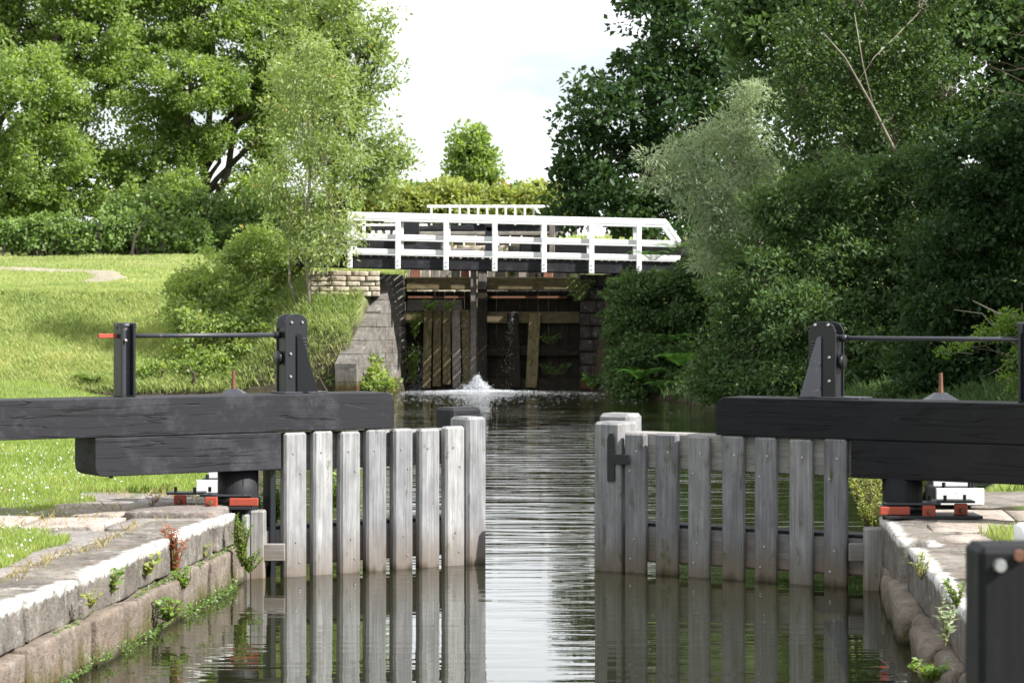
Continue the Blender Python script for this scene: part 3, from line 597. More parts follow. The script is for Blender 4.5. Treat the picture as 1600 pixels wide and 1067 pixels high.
def wing_top(t): return .7+2.0*min(1, t/.9)
rs = random.Random(4); z = -.6; r_ = 0
while z < 2.5:                     # flush blocks cut along the sloping top
    s_ = -.3*(r_ % 2)
    while s_ < L_:
        l_ = rs.uniform(.45, .8); a, b = max(0, s_), min(L_, s_+l_)-.008; s_ += l_
        a = max(a, L_*.9*(z-.7)/2.0)
        if b-a < .06: continue
        za, zb = min(z+.292, wing_top(a/L_)), min(z+.292, wing_top(b/L_))
        if zb < z+.04: continue
        za = max(za, z+.012); dd = rs.uniform(-.012, .012)
        tcx = L_*.9*(z+.292-.7)/2.0; top_ = [(b, zb-z), (tcx, .292), (a, za-z)] if a+.01 < tcx < b-.01 else [(b, zb-z), (a, za-z)]
        MB().prism([(a, 0), (b, 0)]+top_, A_+Z*z-n_w*(.5-dd), e_, Z, n_w, .5).build('stone_block', 'wing', LWg)
    z += .3; r_ += 1
coursed(LWg, 'stone_block', 'wing', (-2.56, 53.1), (-2.48, 54.5), lambda t: 2.75, seed=2)
RWg = thing('wing_wall', 'dark stone wall with white streaks right of the far lock gates', 'wall', (1.9, 53, -.6))
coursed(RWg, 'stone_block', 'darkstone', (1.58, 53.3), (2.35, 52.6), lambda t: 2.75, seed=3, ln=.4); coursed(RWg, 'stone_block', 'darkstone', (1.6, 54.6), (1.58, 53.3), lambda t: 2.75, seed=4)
DW = thing('stone_wall', 'courses of cream dressed stone carrying the left end of the white railed footbridge', 'wall', (-3.4, 52.6, 2.3))
coursed(DW, 'stone_block', 'buff', (-4.6, 51.85), (-2.98, 51.9), lambda t: 2.76, 2.17, .118, .42, .5, 5)
# bridge
BR = thing('footbridge', 'black footbridge with white timber railings crossing in front of the far lock gates', 'footbridge', (-.7, 52, 2.7))
SL = -.0225; YB = 52.0
bx_ = lambda px: (px-800)*YB/F
def bz(x, py): return EYE+(486-py)*YB/F + SL*(x-bx_(773))     # py as read at the middle post
def brail(nm, par, mat, px0, px1, py0, py1, Y, th, bev=.008):
    x0, x1 = bx_(px0), bx_(px1); xm = (x0+x1)/2; zt_, zb_ = bz(xm, py0), bz(xm, py1); ax = np.array([1, 0, SL]); ax /= np.linalg.norm(ax); up = np.array([-ax[2], 0, ax[0]])
    return box1(nm, mat, par, (xm, Y+th/2, (zt_+zb_)/2), (ax, X3[1], up), (x1-x0, th, zt_-zb_), bev)
for dy, nm in ((0, ''), (1.15, '')):
    brail('girder', BR, 'tar', 462, 1075, 405.5, 423, YB+dy+.0, .16, .01)
    RL = BR; o_ = -.005 if dy == 0 else .0
    yf = YB-.06 if dy == 0 else YB+dy+.17
    brail('top_rail', BR, 'white', 543, 1040, 336.5, 346.5, yf-.03, .075); brail('middle_rail', BR, 'white', 543, 1063, 370, 377.5, yf, .05); brail('bottom_rail', BR, 'white', 490, 1063, 393, 401, yf, .05)
    for px in (547, 622, 697, 773, 850, 924, 998):
        x = bx_(px); a_ = bz(x, 346.3); b_ = bz(x, 424 if dy == 0 else 405); P_ = box1('railing_post', 'white', BR, (x, yf-.045 if dy == 0 else yf+.08, (a_+b_)/2), (Z, X3[0], X3[1]), (a_-b_, .115, .085), .008)
        if dy == 0:
            for zz in (412, 418.5): MB().tube([(x, yf-.088, bz(x, zz)), (x, yf-.1, bz(x, zz))], .014, 6).build('bolt', 'iron', BR)
    for (ax_, ay_, bx2, by_) in ((1038, 339, 1062, 372),):
        A_, B_ = np.array([bx_(ax_), yf+.0, bz(bx_(ax_), ay_)]), np.array([bx_(bx2), yf+.0, bz(bx_(bx2), by_)]); e_ = B_-A_; L_ = np.linalg.norm(e_); e_ /= L_
        box1('end_brace', 'white', BR, (A_+B_)/2, (e_, X3[1], np.cross(e_, X3[1])), (L_, .045, .09), .008)
x = bx_(464); i = 0
while x < bx_(1075):
    box1('deck_plank', 'old', BR, (x+.06, YB+.66, bz(x+.06, 404.2)), (X3[1], X3[0], Z), (1.36, .12, .04), .004); x += .16 if i % 3 else .185; i += 1
# upper end of the upper lock
UB = thing('footbridge', 'small distant footbridge with close set white palings above the far lock', 'footbridge', (-.8, 77, 3.7)); YU = 77.
def ub(nm, mat, x0, x1, y0, y1, Y=YU, th=.08, dz=0): return gbox(nm, mat, UB, x0, x1, y0, y1, Y, th, .006)
ub('top_rail', 'white', 667, 860, 320.5, 325); ub('girder', 'tar', 640, 880, 350, 362, YU+.1, .2); ub('bottom_rail', 'white', 600, 850, 344.5, 348, YU-.02, .05)
for i, px in enumerate([674, 703, 718, 732, 747, 761, 776, 790, 805, 820, 834]): ub('paling', 'white', px-1.7, px+1.7, 325, 344 if i % 2 else 352, YU, .06)
a_, b_ = at(834, 322, YU-.05), at(848, 342, YU-.05); e_ = (b_-a_); L_ = np.linalg.norm(e_); e_ /= L_; box1('end_brace', 'white', UB, (a_+b_)/2, (e_, X3[1], np.cross(e_, X3[1])), (L_, .05, .08), .005)
ub('side_rail', 'white', 548, 668, 350, 353.5, YU-3, .05); ub('side_post', 'white', 566, 571, 336, 372, YU-3, .08)
UG = thing('lock_gate', 'distant upper gates of the second lock, partly seen through the bridge railings', 'lock gate', (-.8, 76, 2.3))
gbox('head_beam', 'oldpale', UG, 655, 880, 362, 368, 75.5, .4, .02); gbox('balance_beam', 'tar', UG, 560, 740, 352, 360, 76, .3, .02)
for i in range(10): gbox('gate_board', 'oldmoss' if i % 2 else 'old', UG, 672+i*18, 688+i*18, 368, 400, 75.6, .1)
HW = thing('stone_wall', 'pale weathered stone head wall inside the second lock seen under the railings', 'wall', (-.8, 70, 2.2))
coursed(HW, 'stone_block', 'buff', (-3.1, 68), (-.1, 68), lambda t: 3.85, 2.3, .25, .9, .5, 8)
coursed(HW, 'stone_block', 'wing', (-.1, 68.2), (2.6, 68.2), lambda t: 3.75, 2.3, .25, .9, .5, 9)

# ------------------------------------------------------------------ vegetation
def unit(v): return v/(np.linalg.norm(v, axis=-1, keepdims=True)+1e-9)
def leaves_mesh(name, mat, P, D, N, Ls, Ws, tint, parent=None, origin=None, fold=.25):
    """one folded four-vertex leaf per point: P base, D direction, N normal"""
    D = unit(D); S = unit(np.cross(D, N)); U = np.cross(S, D); Ls = Ls[:, None]; Ws = Ws[:, None]
    a = P; b = P+D*Ls*.45+S*Ws*.5+U*Ws*fold; c = P+D*Ls; d = P+D*Ls*.45-S*Ws*.5+U*Ws*fold
    V = np.stack([a, b, c, d], 1).reshape(-1, 3); n = len(P); i = np.arange(n)*4
    Fc = np.stack([i, i+1, i+2, i, i+2, i+3], 1).reshape(-1, 3)
    return mk(name, V, Fc, mat, parent, origin, {'tint': np.repeat(tint, 4)})
def clump_centres(masses, per, shell=.45):
    out = []
    for (x, y, z, rx_, ry_, rz_) in masses:
        k_ = max(3, int(per*(rx_*rz_+rx_*ry_+ry_*rz_)/3)); d = unit(rng.normal(size=(k_, 3))); r = rng.uniform(shell, 1, (k_, 1))
        out.append(np.array([x, y, z])+d*r*np.array([rx_, ry_, rz_]))
    return out
def leaf_cloud(cc, nl, cr, Lf, Wf, up=.5, droop=0., flat=.6, out_from=None):
    n = len(cc); idx = np.repeat(np.arange(n), nl); m = len(idx); sc = rng.uniform(.55, 1.35, n)[idx][:, None]*cr
    d = unit(rng.normal(size=(m, 3))); r = rng.uniform(0, 1, (m, 1))**.45; off = d*r*sc*np.array([1, 1, flat])
    P = cc[idx]+off; D = d+rng.normal(size=(m, 3))*.6+np.array([0, 0, -droop]); N = unit(rng.normal(size=(m, 3)))*.9+d*.5+np.array([0, 0, up])
    ct = rng.uniform(-.25, .25, n)[idx]; tint = np.clip(.45+ct+rng.normal(size=m)*.2, 0, .94); tint = np.where(rng.random(m) < .012, 1, tint)
    s = rng.uniform(.5, 1.4, m); return P, D, N, Lf*s, Wf*s, tint
def limbs(mb, base, masses, cens, r0, lead, frac=.35, tw=.02, wig=.25):
    base = np.array(base, float)
    for mss, cc in zip(masses, cens):
        c = np.array(mss[:3]); hh = max(.3, c[2]-base[2]); st = lead(np.clip(rng.uniform(.35, .75), 0, 1)*hh) if lead else base
        mid = (st+c)/2+rng.normal(size=3)*wig*np.array([1, 1, .3])*np.linalg.norm(c-st)*.3; L_ = [st, st*.6+mid*.4+[0, 0, .1], mid, mid*.45+c*.55+rng.normal(size=3)*.1, c]
        rr = r0*(.35+.3*min(1, mss[3]/3)); mb.tube(L_, [rr, rr*.8, rr*.62, rr*.5, rr*.3], 6)
        for q in cc[rng.random(len(cc)) < frac]:
            a = mid*.3+c*.7+rng.normal(size=3)*.1; e = rng.normal(size=3)*.15*np.linalg.norm(q-a)*.5; mb.tube([a, (a+q)/2+e, q], [tw*1.6, tw, tw*.4], 4, False)
def tree(name, label, cat, base, masses, mat, trunks, nl=60, cr=.5, Lf=.12, Wf=.08, per=5., bark='bark', r0=.2, group=None, up=.5, droop=0., flat=.6, frac=.3, shell=.45, tw=.02):
    T = thing(name, label, cat, base, group); mb = MB()
    for (pts, rad) in trunks: mb.tube(pts, rad, 9)
    tp = np.array(trunks[0][0], float)
    def lead(h): zz = tp[0][2]+h; return np.array([np.interp(zz, tp[:, 2], tp[:, k_]) for k_ in range(3)])
    cens = clump_centres(masses, per, shell); limbs(mb, base, masses, cens, r0, lead, frac, tw)
    mb.build('trunk', bark, T, smooth=True)
    cc = np.concatenate(cens); args = leaf_cloud(cc, nl, cr, Lf, Wf, up, droop, flat); leaves_mesh('crown', mat, *args, parent=T); return T
def ms(Y, lst, dy=1.0):
    """masses given as seen at distance Y: (px, py, rx px, ry px[, depth offset])"""
    out = []
    for q in lst:
        Yq = Y+(q[4] if len(q) > 4 else 0); c = at(q[0], q[1], Yq); a, b = q[2]*Yq/F, q[3]*Yq/F; out.append((c[0], Yq, c[2], a, dy*(a+b)/2, b))
    return out
def gnd(x, y): return float(height(np.array([x]), np.array([y]))[0])
def onground(px, Y): x = (px-800)*Y/F; return np.array([x, Y, gnd(x, Y)])

# left: two oaks in the hedge line, an ash, a young tree on the bank
b = onground(-30, 94)
tree('oak_tree', 'large spreading oak at the left edge with a bare limb showing in its crown', 'tree', b, ms(94, [(-60, 60, 110, 90), (60, 30, 95, 80, 1), (150, 60, 80, 80), (40, 130, 100, 60, -3), (-20, 230, 90, 70), (60, 250, 80, 60, -2), (110, 190, 60, 50), (190, 120, 60, 55), (0, 300, 90, 50, -1), (150, 270, 70, 50, 1), (90, 310, 80, 40), (20, 325, 70, 30, 3), (200, 315, 70, 30, 3), (170, -40, 90, 70), (20, -60, 120, 60)]), 'oak',
     [([b, b+[.1, 0, 2], b+[0, .2, 4.5], b+[.3, 0, 7.5]], [.55, .42, .33, .2]), ([b+[.1, 0, 2.5], at(40, 215, 94), at(100, 150, 93), at(135, 125, 92.4)], [.3, .2, .15, .07])], nl=108, cr=.55, Lf=.16, Wf=.11, per=21, r0=.35, frac=.18, tw=.03)
b = onground(315, 96); b2 = onground(345, 96)
tree('oak_tree', 'broad oak with twin dark trunks showing below its crown behind the hedge', 'tree', b, ms(96, [(240, 50, 90, 70), (330, 20, 90, 75), (420, 60, 80, 80), (300, 130, 90, 60, -2), (390, 140, 80, 60, 1), (240, 190, 60, 50), (220, 260, 55, 45, -1), (300, 215, 50, 35), (420, 200, 60, 45), (270, 290, 40, 35, -2), (480, 120, 70, 70), (500, 30, 70, 70), (330, -60, 130, 60), (410, 260, 45, 40, 2), (200, 320, 60, 30, -2), (340, 215, 45, 25, -1), (255, 300, 50, 35, -1), (410, 300, 50, 40, -1), (300, 250, 30, 25, -1), (300, 345, 40, 25, -2), (370, 340, 40, 25, -2)]), 'oak',
     [([b, at(322, 300, 96), at(318, 250, 96), at(326, 200, 96), at(330, 120, 96)], [.26, .19, .17, .14, .09]), ([b2, at(338, 310, 96), at(356, 270, 96), at(362, 225, 96), at(372, 150, 96)], [.25, .18, .15, .12, .07]), ([at(356, 262, 96), at(400, 220, 95), at(430, 180, 95)], [.13, .09, .04])], nl=108, cr=.52, Lf=.16, Wf=.105, per=21, r0=.3, frac=.2, tw=.03)
b = onground(520, 88)
tree('ash_tree', 'light feathery ash tree reaching against the white sky right of the oaks', 'tree', b, ms(88, [(520, 120, 70, 80), (560, 60, 50, 50), (590, 110, 38, 45), (560, 180, 60, 50), (480, 60, 60, 60), (600, 35, 26, 22), (610, 240, 42, 40), (570, 260, 50, 40), (510, 230, 60, 50), (590, 290, 50, 30), (450, 160, 50, 60, -2), (540, 0, 40, 40), (630, 232, 20, 18), (470, -10, 60, 40)]), 'ash',
     [([b, at(520, 260, 88), at(530, 160, 88), at(540, 60, 88)], [.26, .2, .14, .06])], nl=60, cr=.5, Lf=.19, Wf=.09, per=20, r0=.16, frac=.4, tw=.022, bark='bark')
b = onground(487, 51.6); sap = [b, at(484, 480, 51.6), at(480, 400, 51.6), at(481, 330, 51.6), at(486, 250, 51.8), at(490, 180, 51.8), at(484, 110, 51.9)]
tree('young_ash', 'slender young ash with pale thin stem and drooping leaflets left of the footbridge', 'tree', b, ms(51.6, [(480, 370, 45, 45), (505, 395, 35, 30, -.5), (520, 350, 50, 28), (450, 340, 35, 45), (470, 290, 55, 40), (520, 300, 40, 30), (440, 240, 45, 45), (500, 230, 60, 45), (480, 170, 55, 45), (455, 120, 45, 40), (515, 130, 50, 50), (490, 75, 50, 40), (545, 250, 30, 40), (540, 180, 30, 30), (420, 300, 35, 50), (548, 372, 30, 14, -.3), (500, 400, 30, 22), (530, 390, 25, 14)]), 'ash',
     [(sap, [.06, .055, .05, .04, .032, .022, .012]), ([b+[-.3, .2, 0], at(452, 440, 51.6), at(455, 340, 51.7), at(440, 250, 51.7)], [.035, .03, .022, .012]), ([at(480, 400, 51.6), at(462, 350, 51.6), at(445, 300, 55.4)], [.022, .018, .01])], nl=50, cr=.36, Lf=.11, Wf=.038, per=44, r0=.035, bark='palebark', droop=.7, frac=.3, tw=.007, flat=.8, shell=.2)
b = onground(375, 53.6)
tree('elder_shrub', 'rounded yellowish green shrub with pale blossom on the grassy bank', 'shrub', b, ms(53.2, [(360, 470, 75, 60), (330, 520, 60, 55, -.8), (400, 520, 65, 60, -.8), (420, 440, 50, 55), (310, 450, 40, 35), (370, 410, 60, 35), (350, 570, 70, 40, -1.4), (430, 580, 60, 35, -1.4), (400, 370, 40, 30), (290, 500, 40, 35), (455, 470, 45, 60), (500, 540, 45, 45, -.8), (300, 560, 50, 35, -1), (450, 400, 40, 40), (280, 450, 25, 25)]), 'elder',
     [([b, b+[.1, 0, .5], b+[-.1, .1, 1.0], b+[0, 0, 1.5]], [.07, .05, .035, .02]), ([b, b+[.3, 0, .6], b+[.5, 0, 1.2]], [.05, .035, .015]), ([b, b+[-.3, -.1, .6], b+[-.6, 0, 1.1]], [.05, .035, .015])], nl=55, cr=.26, Lf=.095, Wf=.055, per=80, r0=.04, frac=.25, tw=.008, shell=.3, bark='palebark')
def hedge(name, label, cat, Y, lst, mat, nl, cr, Lf, Wf, per, group=None, dy=.7, up=.4, shell=.3):
    mm = ms(Y, lst, dy); cens = clump_centres(mm, per, shell); cc = np.concatenate(cens)
    b = np.array([cc[:, 0].mean(), cc[:, 1].mean(), 0]); b[2] = gnd(b[0], b[1]); T = thing(name, label, cat, b, group); mb = MB()
    for q in mm:
        for _ in range(3):
            x_, y_ = q[0]+rng.normal()*q[3]*.5, q[1]+rng.normal()*.3; g_ = gnd(x_, y_)-.1; t_ = np.array([x_+rng.normal()*.3*q[3], y_, q[2]+q[5]*.5]); mb.tube([(x_, y_, g_), (np.array([x_, y_, g_])+t_)/2+rng.normal(size=3)*.1, t_], [.05*Y/60, .035*Y/60, .012], 5)
    tag(mb.build('stems', 'bark', T), kind='stuff'); leaves_mesh('foliage', mat, *leaf_cloud(cc, nl, cr, Lf, Wf, up), parent=T); return T
hedge('hedge', 'long dark clipped field hedge behind the grass at left', 'hedge', 88, [(x, 366+9*math.sin(x*.05)+6*math.sin(x*.17), 34, 30+8*math.sin(x*.11)) for x in range(-60, 320, 30)], 'hedge', 60, .36, .17, .11, 55)
hedge('hedge', 'low bramble hedge under the twin trunked oak', 'hedge', 90, [(x, 340+8*math.sin(x*.07), 36, 40) for x in range(200, 560, 40)]+[(x, 378, 40, 22, -.5) for x in range(160, 480, 36)], 'hedge', 70, .4, .17, .1, 55)
hedge('hedge', 'far bushy hedgerow directly behind the distant footbridge', 'hedge', 118, [(x, 322+6*math.sin(x*.06), 34, 36) for x in range(560, 900, 30)], 'yellowg', 70, .5, .22, .14, 32)
for i, (px, py, a, bb_, mt, lb) in enumerate([(640, 300, 45, 30, 'hedge', 'rounded green thicket left of the lone far tree'), (690, 295, 34, 20, 'yellowg', 'yellowing bush at the foot of the lone far tree'), (800, 305, 40, 25, 'hedge', 'green bush right of the lone far tree'), (845, 300, 32, 36, 'yellowg', 'tall yellowish bush beside the dark right trees')]):
    hedge('bush', lb, 'bush', 128, [(px, py, a*.7, bb_*.8), (px-a*.5, py+bb_*.4, a*.6, bb_*.6), (px+a*.5, py+bb_*.3, a*.6, bb_*.7)], mt, 60, .5, .22, .14, 40)
b = onground(738, 135)
tree('lone_tree', 'lone leafy tree on the skyline above the distant footbridge', 'tree', b, ms(135, [(738, 215, 24, 22), (722, 235, 24, 28), (755, 240, 24, 26), (715, 265, 18, 20), (745, 268, 28, 26), (770, 275, 18, 22), (735, 290, 34, 18)]), 'oak',
     [([b, at(738, 290, 135), at(740, 240, 135), at(738, 205, 135)], [.2, .15, .1, .04])], nl=50, cr=.5, Lf=.26, Wf=.15, per=24, r0=.1, frac=.4, tw=.03)

# right: tall dark trees, willow, birch, thickets
b = onground(1010, 70)
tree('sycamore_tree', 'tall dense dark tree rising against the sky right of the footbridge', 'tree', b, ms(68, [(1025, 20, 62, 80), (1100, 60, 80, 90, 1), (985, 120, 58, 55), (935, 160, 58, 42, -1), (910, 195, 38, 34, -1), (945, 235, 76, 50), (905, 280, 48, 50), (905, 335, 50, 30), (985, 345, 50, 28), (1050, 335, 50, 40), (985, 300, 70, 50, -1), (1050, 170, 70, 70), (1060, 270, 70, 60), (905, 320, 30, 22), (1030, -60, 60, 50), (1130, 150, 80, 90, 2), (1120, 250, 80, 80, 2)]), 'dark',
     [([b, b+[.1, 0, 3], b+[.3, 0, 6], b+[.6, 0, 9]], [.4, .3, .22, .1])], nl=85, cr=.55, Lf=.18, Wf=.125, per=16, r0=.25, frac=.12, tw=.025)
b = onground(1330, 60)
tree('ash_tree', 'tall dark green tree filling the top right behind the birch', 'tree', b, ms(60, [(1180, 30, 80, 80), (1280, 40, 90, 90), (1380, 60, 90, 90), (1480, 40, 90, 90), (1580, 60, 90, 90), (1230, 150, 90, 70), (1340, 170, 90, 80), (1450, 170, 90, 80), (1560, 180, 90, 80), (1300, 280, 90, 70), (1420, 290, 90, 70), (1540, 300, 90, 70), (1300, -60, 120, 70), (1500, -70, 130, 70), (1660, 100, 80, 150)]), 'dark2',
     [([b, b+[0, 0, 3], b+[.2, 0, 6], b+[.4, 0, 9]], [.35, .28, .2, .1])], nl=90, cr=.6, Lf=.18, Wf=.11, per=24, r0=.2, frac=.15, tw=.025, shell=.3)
b = onground(1440, 47); b[0] += .3
tree('birch_tree', 'leaning birch with pale slanting branch high on the right', 'tree', b, ms(46, [(1270, 60, 60, 60), (1330, 110, 60, 60), (1250, 140, 50, 60), (1400, 60, 70, 70), (1390, 170, 65, 60), (1470, 120, 60, 60), (1300, 200, 55, 50), (1240, 230, 35, 40), (1330, -30, 80, 50), (1450, 0, 70, 60)]), 'birch',
     [([b, at(1440, 380, 46.5), at(1405, 250, 46), at(1365, 170, 45), at(1320, 90, 44.6), at(1285, 50, 44.4)], [.1, .07, .045, .026, .016, .006]), ([at(1365, 170, 45), at(1348, 100, 45), at(1335, 20, 45)], [.018, .012, .006])], nl=55, cr=.32, Lf=.085, Wf=.06, per=60, r0=.035, bark='palebark', droop=.5, frac=.35, tw=.008, flat=1.1)
b = onground(1190, 49)
tree('willow_tree', 'pale silvery willow with long narrow leaves catching the sun right of the bridge', 'tree', b, ms(48, [(1090, 240, 55, 40, -.6), (1050, 275, 40, 28, -1), (1140, 200, 45, 45), (1170, 150, 36, 32), (1180, 240, 50, 50), (1110, 300, 60, 40, -1), (1110, 335, 40, 30, -1), (1150, 350, 60, 50, -.8), (1020, 250, 22, 12, -1), (1190, 300, 50, 50), (1115, 380, 40, 30, -.5), (1130, 420, 60, 40)]), 'willow',
     [([b, b+[0, 0, 1.5], at(1160, 330, 48.5), at(1140, 230, 48), at(1170, 150, 48)], [.14, .12, .08, .05, .02])], nl=60, cr=.34, Lf=.13, Wf=.027, per=85, r0=.04, bark='palebark', up=.7, droop=.1, frac=.3, tw=.008)
mid = [(1190, 440, 90, 70), (1240, 330, 75, 65), (1330, 300, 80, 60), (1300, 400, 90, 70), (1170, 540, 80, 60), (1260, 500, 90, 70, -1), (1370, 450, 90, 80), (1340, 560, 90, 60, -1), (1200, 595, 80, 35, -1), (1440, 380, 80, 70), (1420, 280, 70, 55), (1450, 540, 80, 70, 0), (1120, 580, 45, 45, 0), (1280, 600, 80, 35, -1.5), (1400, 610, 80, 35, -1)]
b = onground(1300, 43)
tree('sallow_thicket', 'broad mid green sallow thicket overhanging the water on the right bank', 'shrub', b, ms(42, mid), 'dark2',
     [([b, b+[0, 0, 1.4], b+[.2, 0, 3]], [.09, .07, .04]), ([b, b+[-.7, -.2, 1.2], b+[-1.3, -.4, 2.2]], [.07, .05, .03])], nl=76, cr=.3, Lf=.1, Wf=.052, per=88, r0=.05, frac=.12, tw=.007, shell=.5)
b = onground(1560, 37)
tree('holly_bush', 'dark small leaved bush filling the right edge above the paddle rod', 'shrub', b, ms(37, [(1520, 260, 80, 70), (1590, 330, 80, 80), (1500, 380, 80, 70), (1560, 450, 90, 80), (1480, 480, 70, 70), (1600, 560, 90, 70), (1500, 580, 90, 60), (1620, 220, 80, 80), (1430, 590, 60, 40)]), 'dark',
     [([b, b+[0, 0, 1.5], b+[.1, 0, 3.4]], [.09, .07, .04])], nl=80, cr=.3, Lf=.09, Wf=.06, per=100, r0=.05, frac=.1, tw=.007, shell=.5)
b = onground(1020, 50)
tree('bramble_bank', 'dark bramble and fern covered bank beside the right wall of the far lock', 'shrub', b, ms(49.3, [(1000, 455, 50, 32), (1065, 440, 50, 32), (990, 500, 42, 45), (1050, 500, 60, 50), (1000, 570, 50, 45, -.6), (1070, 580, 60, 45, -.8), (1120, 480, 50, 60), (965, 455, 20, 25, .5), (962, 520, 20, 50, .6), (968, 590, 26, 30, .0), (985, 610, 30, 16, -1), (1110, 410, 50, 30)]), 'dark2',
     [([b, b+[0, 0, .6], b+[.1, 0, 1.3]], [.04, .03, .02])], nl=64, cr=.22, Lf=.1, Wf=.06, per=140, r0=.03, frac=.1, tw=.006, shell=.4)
# trees to the right of the picture that keep this bank in shade
for i, (x, y_, h_, lb) in enumerate([(11.5, 33, 12, 'tall ash nearest the lock outside the right of the picture'), (13, 40, 12.5, 'tall ash above the sallow thicket outside the right of the picture'), (15.5, 27, 11, 'tall ash furthest to the right of the picture'), (10.5, 25.5, 8, 'small ash beside the towpath outside the right of the picture'), (15, 47, 13, 'tall ash behind the willow outside the right of the picture')]):
    b = np.array([x, y_, gnd(x, y_)]); mm = [(x+dx, y_+dy_, h_*f_, 2.2, 2.2, 1.8) for dx, dy_, f_ in ((0, 0, .88), (-1.4, .6, .7), (1.4, -.7, .68), (0, 1.6, .55), (-.9, -1.5, .5), (1.5, .9, .45), (-1.6, .2, .4), (0, -.5, .3), (-1, 1, .22))]
    tree('ash_tree', lb, 'tree', b, mm, 'dark2', [([b, b+[0, 0, h_*.4], b+[.1, 0, h_*.85]], [.22, .16, .06])], nl=42, cr=.6, Lf=.24, Wf=.16, per=8, r0=.12, frac=.15, tw=.02)
# overhanging branch at the right edge
b = onground(1700, 29)
tree('hawthorn', 'sunlit hawthorn branch with bare grey twigs reaching in from the right edge', 'shrub', b, ms(28, [(1580, 500, 42, 18), (1540, 520, 40, 12), (1500, 540, 26, 7), (1600, 560, 40, 22), (1640, 520, 50, 50), (1590, 590, 25, 18), (1700, 560, 60, 60), (1475, 548, 8, 4)]), 'weed',
     [([b, b+[0, 0, .9], at(1650, 510, 28), at(1560, 490, 28), at(1520, 470, 28)], [.06, .05, .03, .014, .006]), ([at(1650, 540, 28), at(1590, 560, 28), at(1545, 585, 28)], [.02, .01, .004]), ([at(1590, 540, 28), at(1560, 520, 28), at(1535, 490, 28), at(1490, 484, 28)], [.012, .01, .007, .003])], nl=26, cr=.11, Lf=.045, Wf=.03, per=420, r0=.02, bark='palebark', frac=.3, tw=.004)
o = MB()
for i in range(16):
    a = at(1620+i*3, 150-i*12, 36); p_ = [a]; d_ = np.array([-.5, 0, .12+.1*math.sin(i)])
    for j in range(6): d_ = d_+rng.normal(size=3)*.13+[0, 0, .05*math.sin(i*2+j)]; p_.append(p_[-1]+d_*.26)
    o.tube(p_, [.012, .01, .009, .007, .005, .003, .002], 4, False)
T = thing('dead_branches', 'tangle of bare pale dead twigs at the top right corner', 'branches', tuple(at(1640, 100, 36))); o.build('twigs', 'drytwig', T)

hedge('thicket', 'deep dark hedgerow closing the view behind the willow and thicket', 'thicket', 56, [(x, 400+25*math.sin(x*.03), 75, 75, (x % 3)) for x in range(1060, 1800, 55)]+[(x, 300, 70, 60, 2) for x in range(1130, 1800, 65)], 'dark', 70, .5, .16, .11, 26)
hedge('thicket', 'dark overgrown bank growth along the waterline under the sallow thicket', 'thicket', 43.5, [(x, 600-(x-1100)*.0, 45, 40, -(x-1100)*.006) for x in range(1120, 1800, 50)], 'dark2', 70, .26, .1, .055, 110)
# ferns on the right bank
def fern(base, size, label, mat='fern', n=13, face=-.6):
    P, D, N, Ls, Ws = [], [], [], [], []
    for i in range(n):
        az = rng.uniform(0, 2*math.pi); L_ = size*rng.uniform(.7, 1.15); h = np.array([math.cos(az), math.sin(az)*.8+face*.4, 0]); h /= np.linalg.norm(h); side = np.array([-h[1], h[0], 0])
        for t in np.linspace(.08, 1, 26):
            q = base+h*L_*.8*t+Z*L_*(1.0*t-.75*t*t); tg = h*.8+Z*(1-1.5*t)
            for sg in (-1, 1): P.append(q); D.append(side*sg+tg*.35-Z*.15); N.append(np.cross(h, side)+[0, 0, .5]); w_ = L_*.26*(1-t)**.7*min(1, t*6)+.012; Ls.append(w_); Ws.append(L_*.035)
    o = leaves_mesh('fern', mat, np.array(P), np.array(D), np.array(N), np.array(Ls), np.array(Ws), rng.uniform(0, .9, len(P)), None, tuple(base), .1); tag(o, label, 'fern', 'ferns on the lock banks')
for i, (px, py, Y, s_, lb) in enumerate([(1000, 595, 47.6, .75, 'bright fern low on the right bank beside the far lock wall'), (1065, 575, 47.3, .85, 'bright fern at the middle of the right bank foot'), (1035, 610, 46.9, .6, 'small fern at the water edge of the right bank'), (975, 560, 48.6, .6, 'fern halfway up the right bank next to the dark wall'), (1095, 600, 46.6, .7, 'fern furthest right along the bank foot'), (1020, 410, 50.3, .7, 'fern on top of the right bank near the bridge end'), (1055, 395, 50.3, .6, 'fern below the willow at the bridge end'), (1045, 540, 47.9, .7, 'fern above the others on the right bank'), (145, 598, 51.3, .55, 'pale fern at the foot of the left grass bank'), (600, 606, 50.0, .4, 'fern growing from the foot of the sunlit wing wall')]):
    fern(at(px, py, Y)+Z*0, s_, lb, 'fern' if px > 900 else 'weed')
# small leafy plants (stalks with leaves)
def plant(base, h, spread, label, mat='weed', n=6, nleaf=14, Lf=.05, Wf=.03, cat='plant', name='weed', group=None, droop=0., stem='drygrass'):
    T = thing(name, label, cat, tuple(base), group); mb = MB(); P, D = [], []
    for i in range(n):
        a = rng.uniform(0, 2*math.pi); t_ = base+np.array([math.cos(a)*spread, math.sin(a)*spread*.6, h*rng.uniform(.6, 1.05)]); m_ = (base+t_)/2+rng.normal(size=3)*spread*.15+Z*h*.08; mb.tube([base, m_, t_], [.004+h*.006, .003+h*.004, .0015], 4, False)
        for t in np.linspace(.12, 1, nleaf): q = (1-t)**2*base+2*t*(1-t)*m_+t*t*t_; P.append(q); aa = rng.uniform(0, 2*math.pi); D.append([math.cos(aa), math.sin(aa), .35-droop])
    tag(mb.build('stems', stem, T), kind='stuff'); P, D = np.array(P), np.array(D); nn = len(P); s = rng.uniform(.6, 1.2, nn); leaves_mesh('leaves', mat, P, D, unit(rng.normal(size=(nn, 3)))*.6+[0, -.3, .8], Lf*s, Wf*s, rng.uniform(0, .93, nn), T); return T
